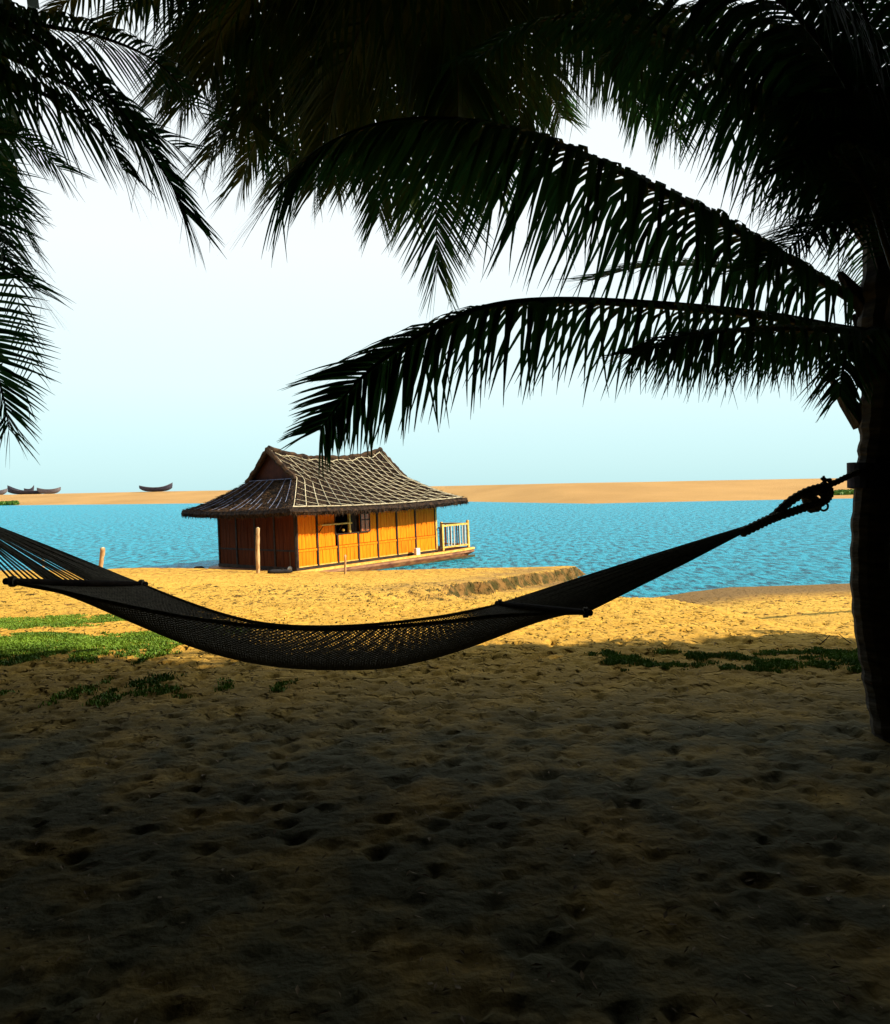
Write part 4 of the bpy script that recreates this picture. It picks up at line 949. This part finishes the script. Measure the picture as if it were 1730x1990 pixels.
for t in (0.0, 1.0):
    mb = MB(); mb.tube([bed(i, t) for i in range(NS + 1)], .011, 6); child(mb.build('rim_cord', M_rope, None, smooth=True), ham)
def bar(a, b, r=.017):
    d = (b - a).normalized(); mb = MB(); mb.tube([a - d * .05, a - d * .045, b + d * .045, b + d * .05], [r * .8, r, r, r * .8], 10)
    return child(mb.build('spreader_bar', M_bar, None), ham)
for (a, b) in ((NL, FLp), (NRp, FRp)):
    o = bar(a, b)
    for k in range(2):
        e = a if k == 0 else b; mb = MB(); mb.tube([e + Vector((-.012, 0, 0)), e + Vector((.012, 0, 0))], .027, 8); m_ = mb.build('knot', M_rope, None); m_.parent = o
        m_.matrix_parent_inverse = Matrix.Identity(4)
ringL = P(-112, 980, 4.2); ringR = P(1512, 1001, 4.36)
def clew(a, b, ring, n, bundles):
    for k in range(n):
        t = k / (n - 1); e = a.lerp(b, t); e2 = e + Vector((0, 0, .015)); rr = ring + Vector((0, (t - .5) * .03, (t - .5) * -.02))
        mid = e2.lerp(rr, .5) + Vector((0, 0, -.006 - .004 * math.sin(k * 1.7))); mb = MB(); mb.tube(catmull([e, mid, rr], 6), .0048, 5)
        child(mb.build('clew_cord', M_rope, None, smooth=True), ham)
    for (t0, t1, m_) in bundles:      # flat woven bands among the cords
        mb = MB()
        for q_ in range(m_):
            t = t0 + (t1 - t0) * q_ / (m_ - 1); e = a.lerp(b, t); rr = ring + Vector((0, (t - .5) * .03, (t - .5) * -.02)); mb.tube([e, e.lerp(rr, .5) + Vector((0, 0, -.006)), rr], .0062, 4)
        child(mb.build('clew_band', M_rope, None), ham)
clew(NL, FLp, ringL, 26, [(.60, 1.0, 22), (.26, .36, 7)])
clew(NRp, FRp, ringR, 22, [(0, 1.0, 44)])
# braided neck that closes the right clew, and the double rope back to the shackle
def rope(pts, r, name='rope', n=8, twist=True, parent=ham):
    path = catmull(pts, 24); mb = MB(); mb.tube(path, [r * (1 + (.14 if i % 2 else -.08)) for i in range(25)], n)
    return child(mb.build(name, M_rope, None), parent)
rope([P(1440, 1036, 4.33), P(1490, 1012, 4.35), P(1530, 994, 4.36)], .026, 'whipping')
rope([P(1500, 1008, 4.36), P(1535, 975, 4.37), P(1570, 955, 4.38), P(1605, 945, 4.38)], .024, 'loop_rope')
rope([P(1500, 1008, 4.34), P(1535, 996, 4.33), P(1565, 986, 4.33), P(1600, 975, 4.34)], .023, 'loop_rope')
rope([P(1560, 962, 4.38), P(1580, 968, 4.34), P(1590, 985, 4.36), P(1572, 988, 4.4), P(1568, 966, 4.42), P(1592, 955, 4.4), P(1606, 968, 4.36)], .022, 'shackle_knot')
rope([P(1598, 940, 4.4), P(1612, 955, 4.36), P(1604, 972, 4.38), P(1586, 978, 4.4)], .024, 'shackle_knot')
def torus(c, r, rr, name, m_, nrm=(0, 1, 0)):
    nrm = Vector(nrm).normalized(); a = nrm.cross(UPV).normalized(); b = nrm.cross(a); mb = MB()
    pts = [c + (a * math.cos(t) + b * math.sin(t)) * r for t in [2 * math.pi * k / 20 for k in range(21)]]; mb.tube(pts, rr, 8, caps=False); return child(mb.build(name, m_, None, smooth=True), ham)
torus(P(1601, 984, 4.37), .024, .0065, 'steel_ring', M_metal)
torus(P(1588, 964, 4.37), .03, .008, 'steel_ring', M_metal, (.3, 1, .2))
torus(ringL, .03, .008, 'steel_ring', M_metal, (.2, 1, 0))
rope([P(1604, 948, 4.38), P(1612, 938, 4.38), P(1603, 930, 4.38), P(1600, 925, 4.38)], .007, 'rope_tail', 5)
rope([P(1604, 936, 4.38), P(1596, 929, 4.38)], .008, 'rope_tail', 5)
rope([P(1600, 934, 4.38), P(1614, 932, 4.38), P(1612, 940, 4.38)], .008, 'rope_tail', 5)
rope([P(1598, 948, 4.38), P(1625, 937, 4.4), P(1652, 924, 4.42), P(1672, 916, 4.44)], .0165, 'tree_rope')
rope([ringL, P(-200, 945, 4.1), P(-275, 925, 4.05)], .016, 'tree_rope')
# strap round the right trunk
def strap(c, r, h, label, tilt):
    mb = MB(); rows = []
    for j, (dz, dr) in enumerate(((-h, 0), (-h, .012), (h, .012), (h, 0))):
        rows.append([c + Vector((math.cos(t) * (r + dr), math.sin(t) * (r + dr), dz + tilt * math.cos(t) * r)) for t in [2 * math.pi * k / 28 for k in range(29)]])
    mb.grid(rows + [rows[0]]); o = mb.build('trunk_strap', M_strap); o['label'] = label; o['category'] = 'strap'
    o_ = mb
    return o
so = strap(P(1706, 928, 4.5), .148, .073, 'dark webbing strap wrapped round the right palm trunk at the end of the hammock rope', -.12)
strap(P(-290, 925, 4.05), .128, .05, 'dark webbing strap round the left palm trunk outside the left edge', 0)
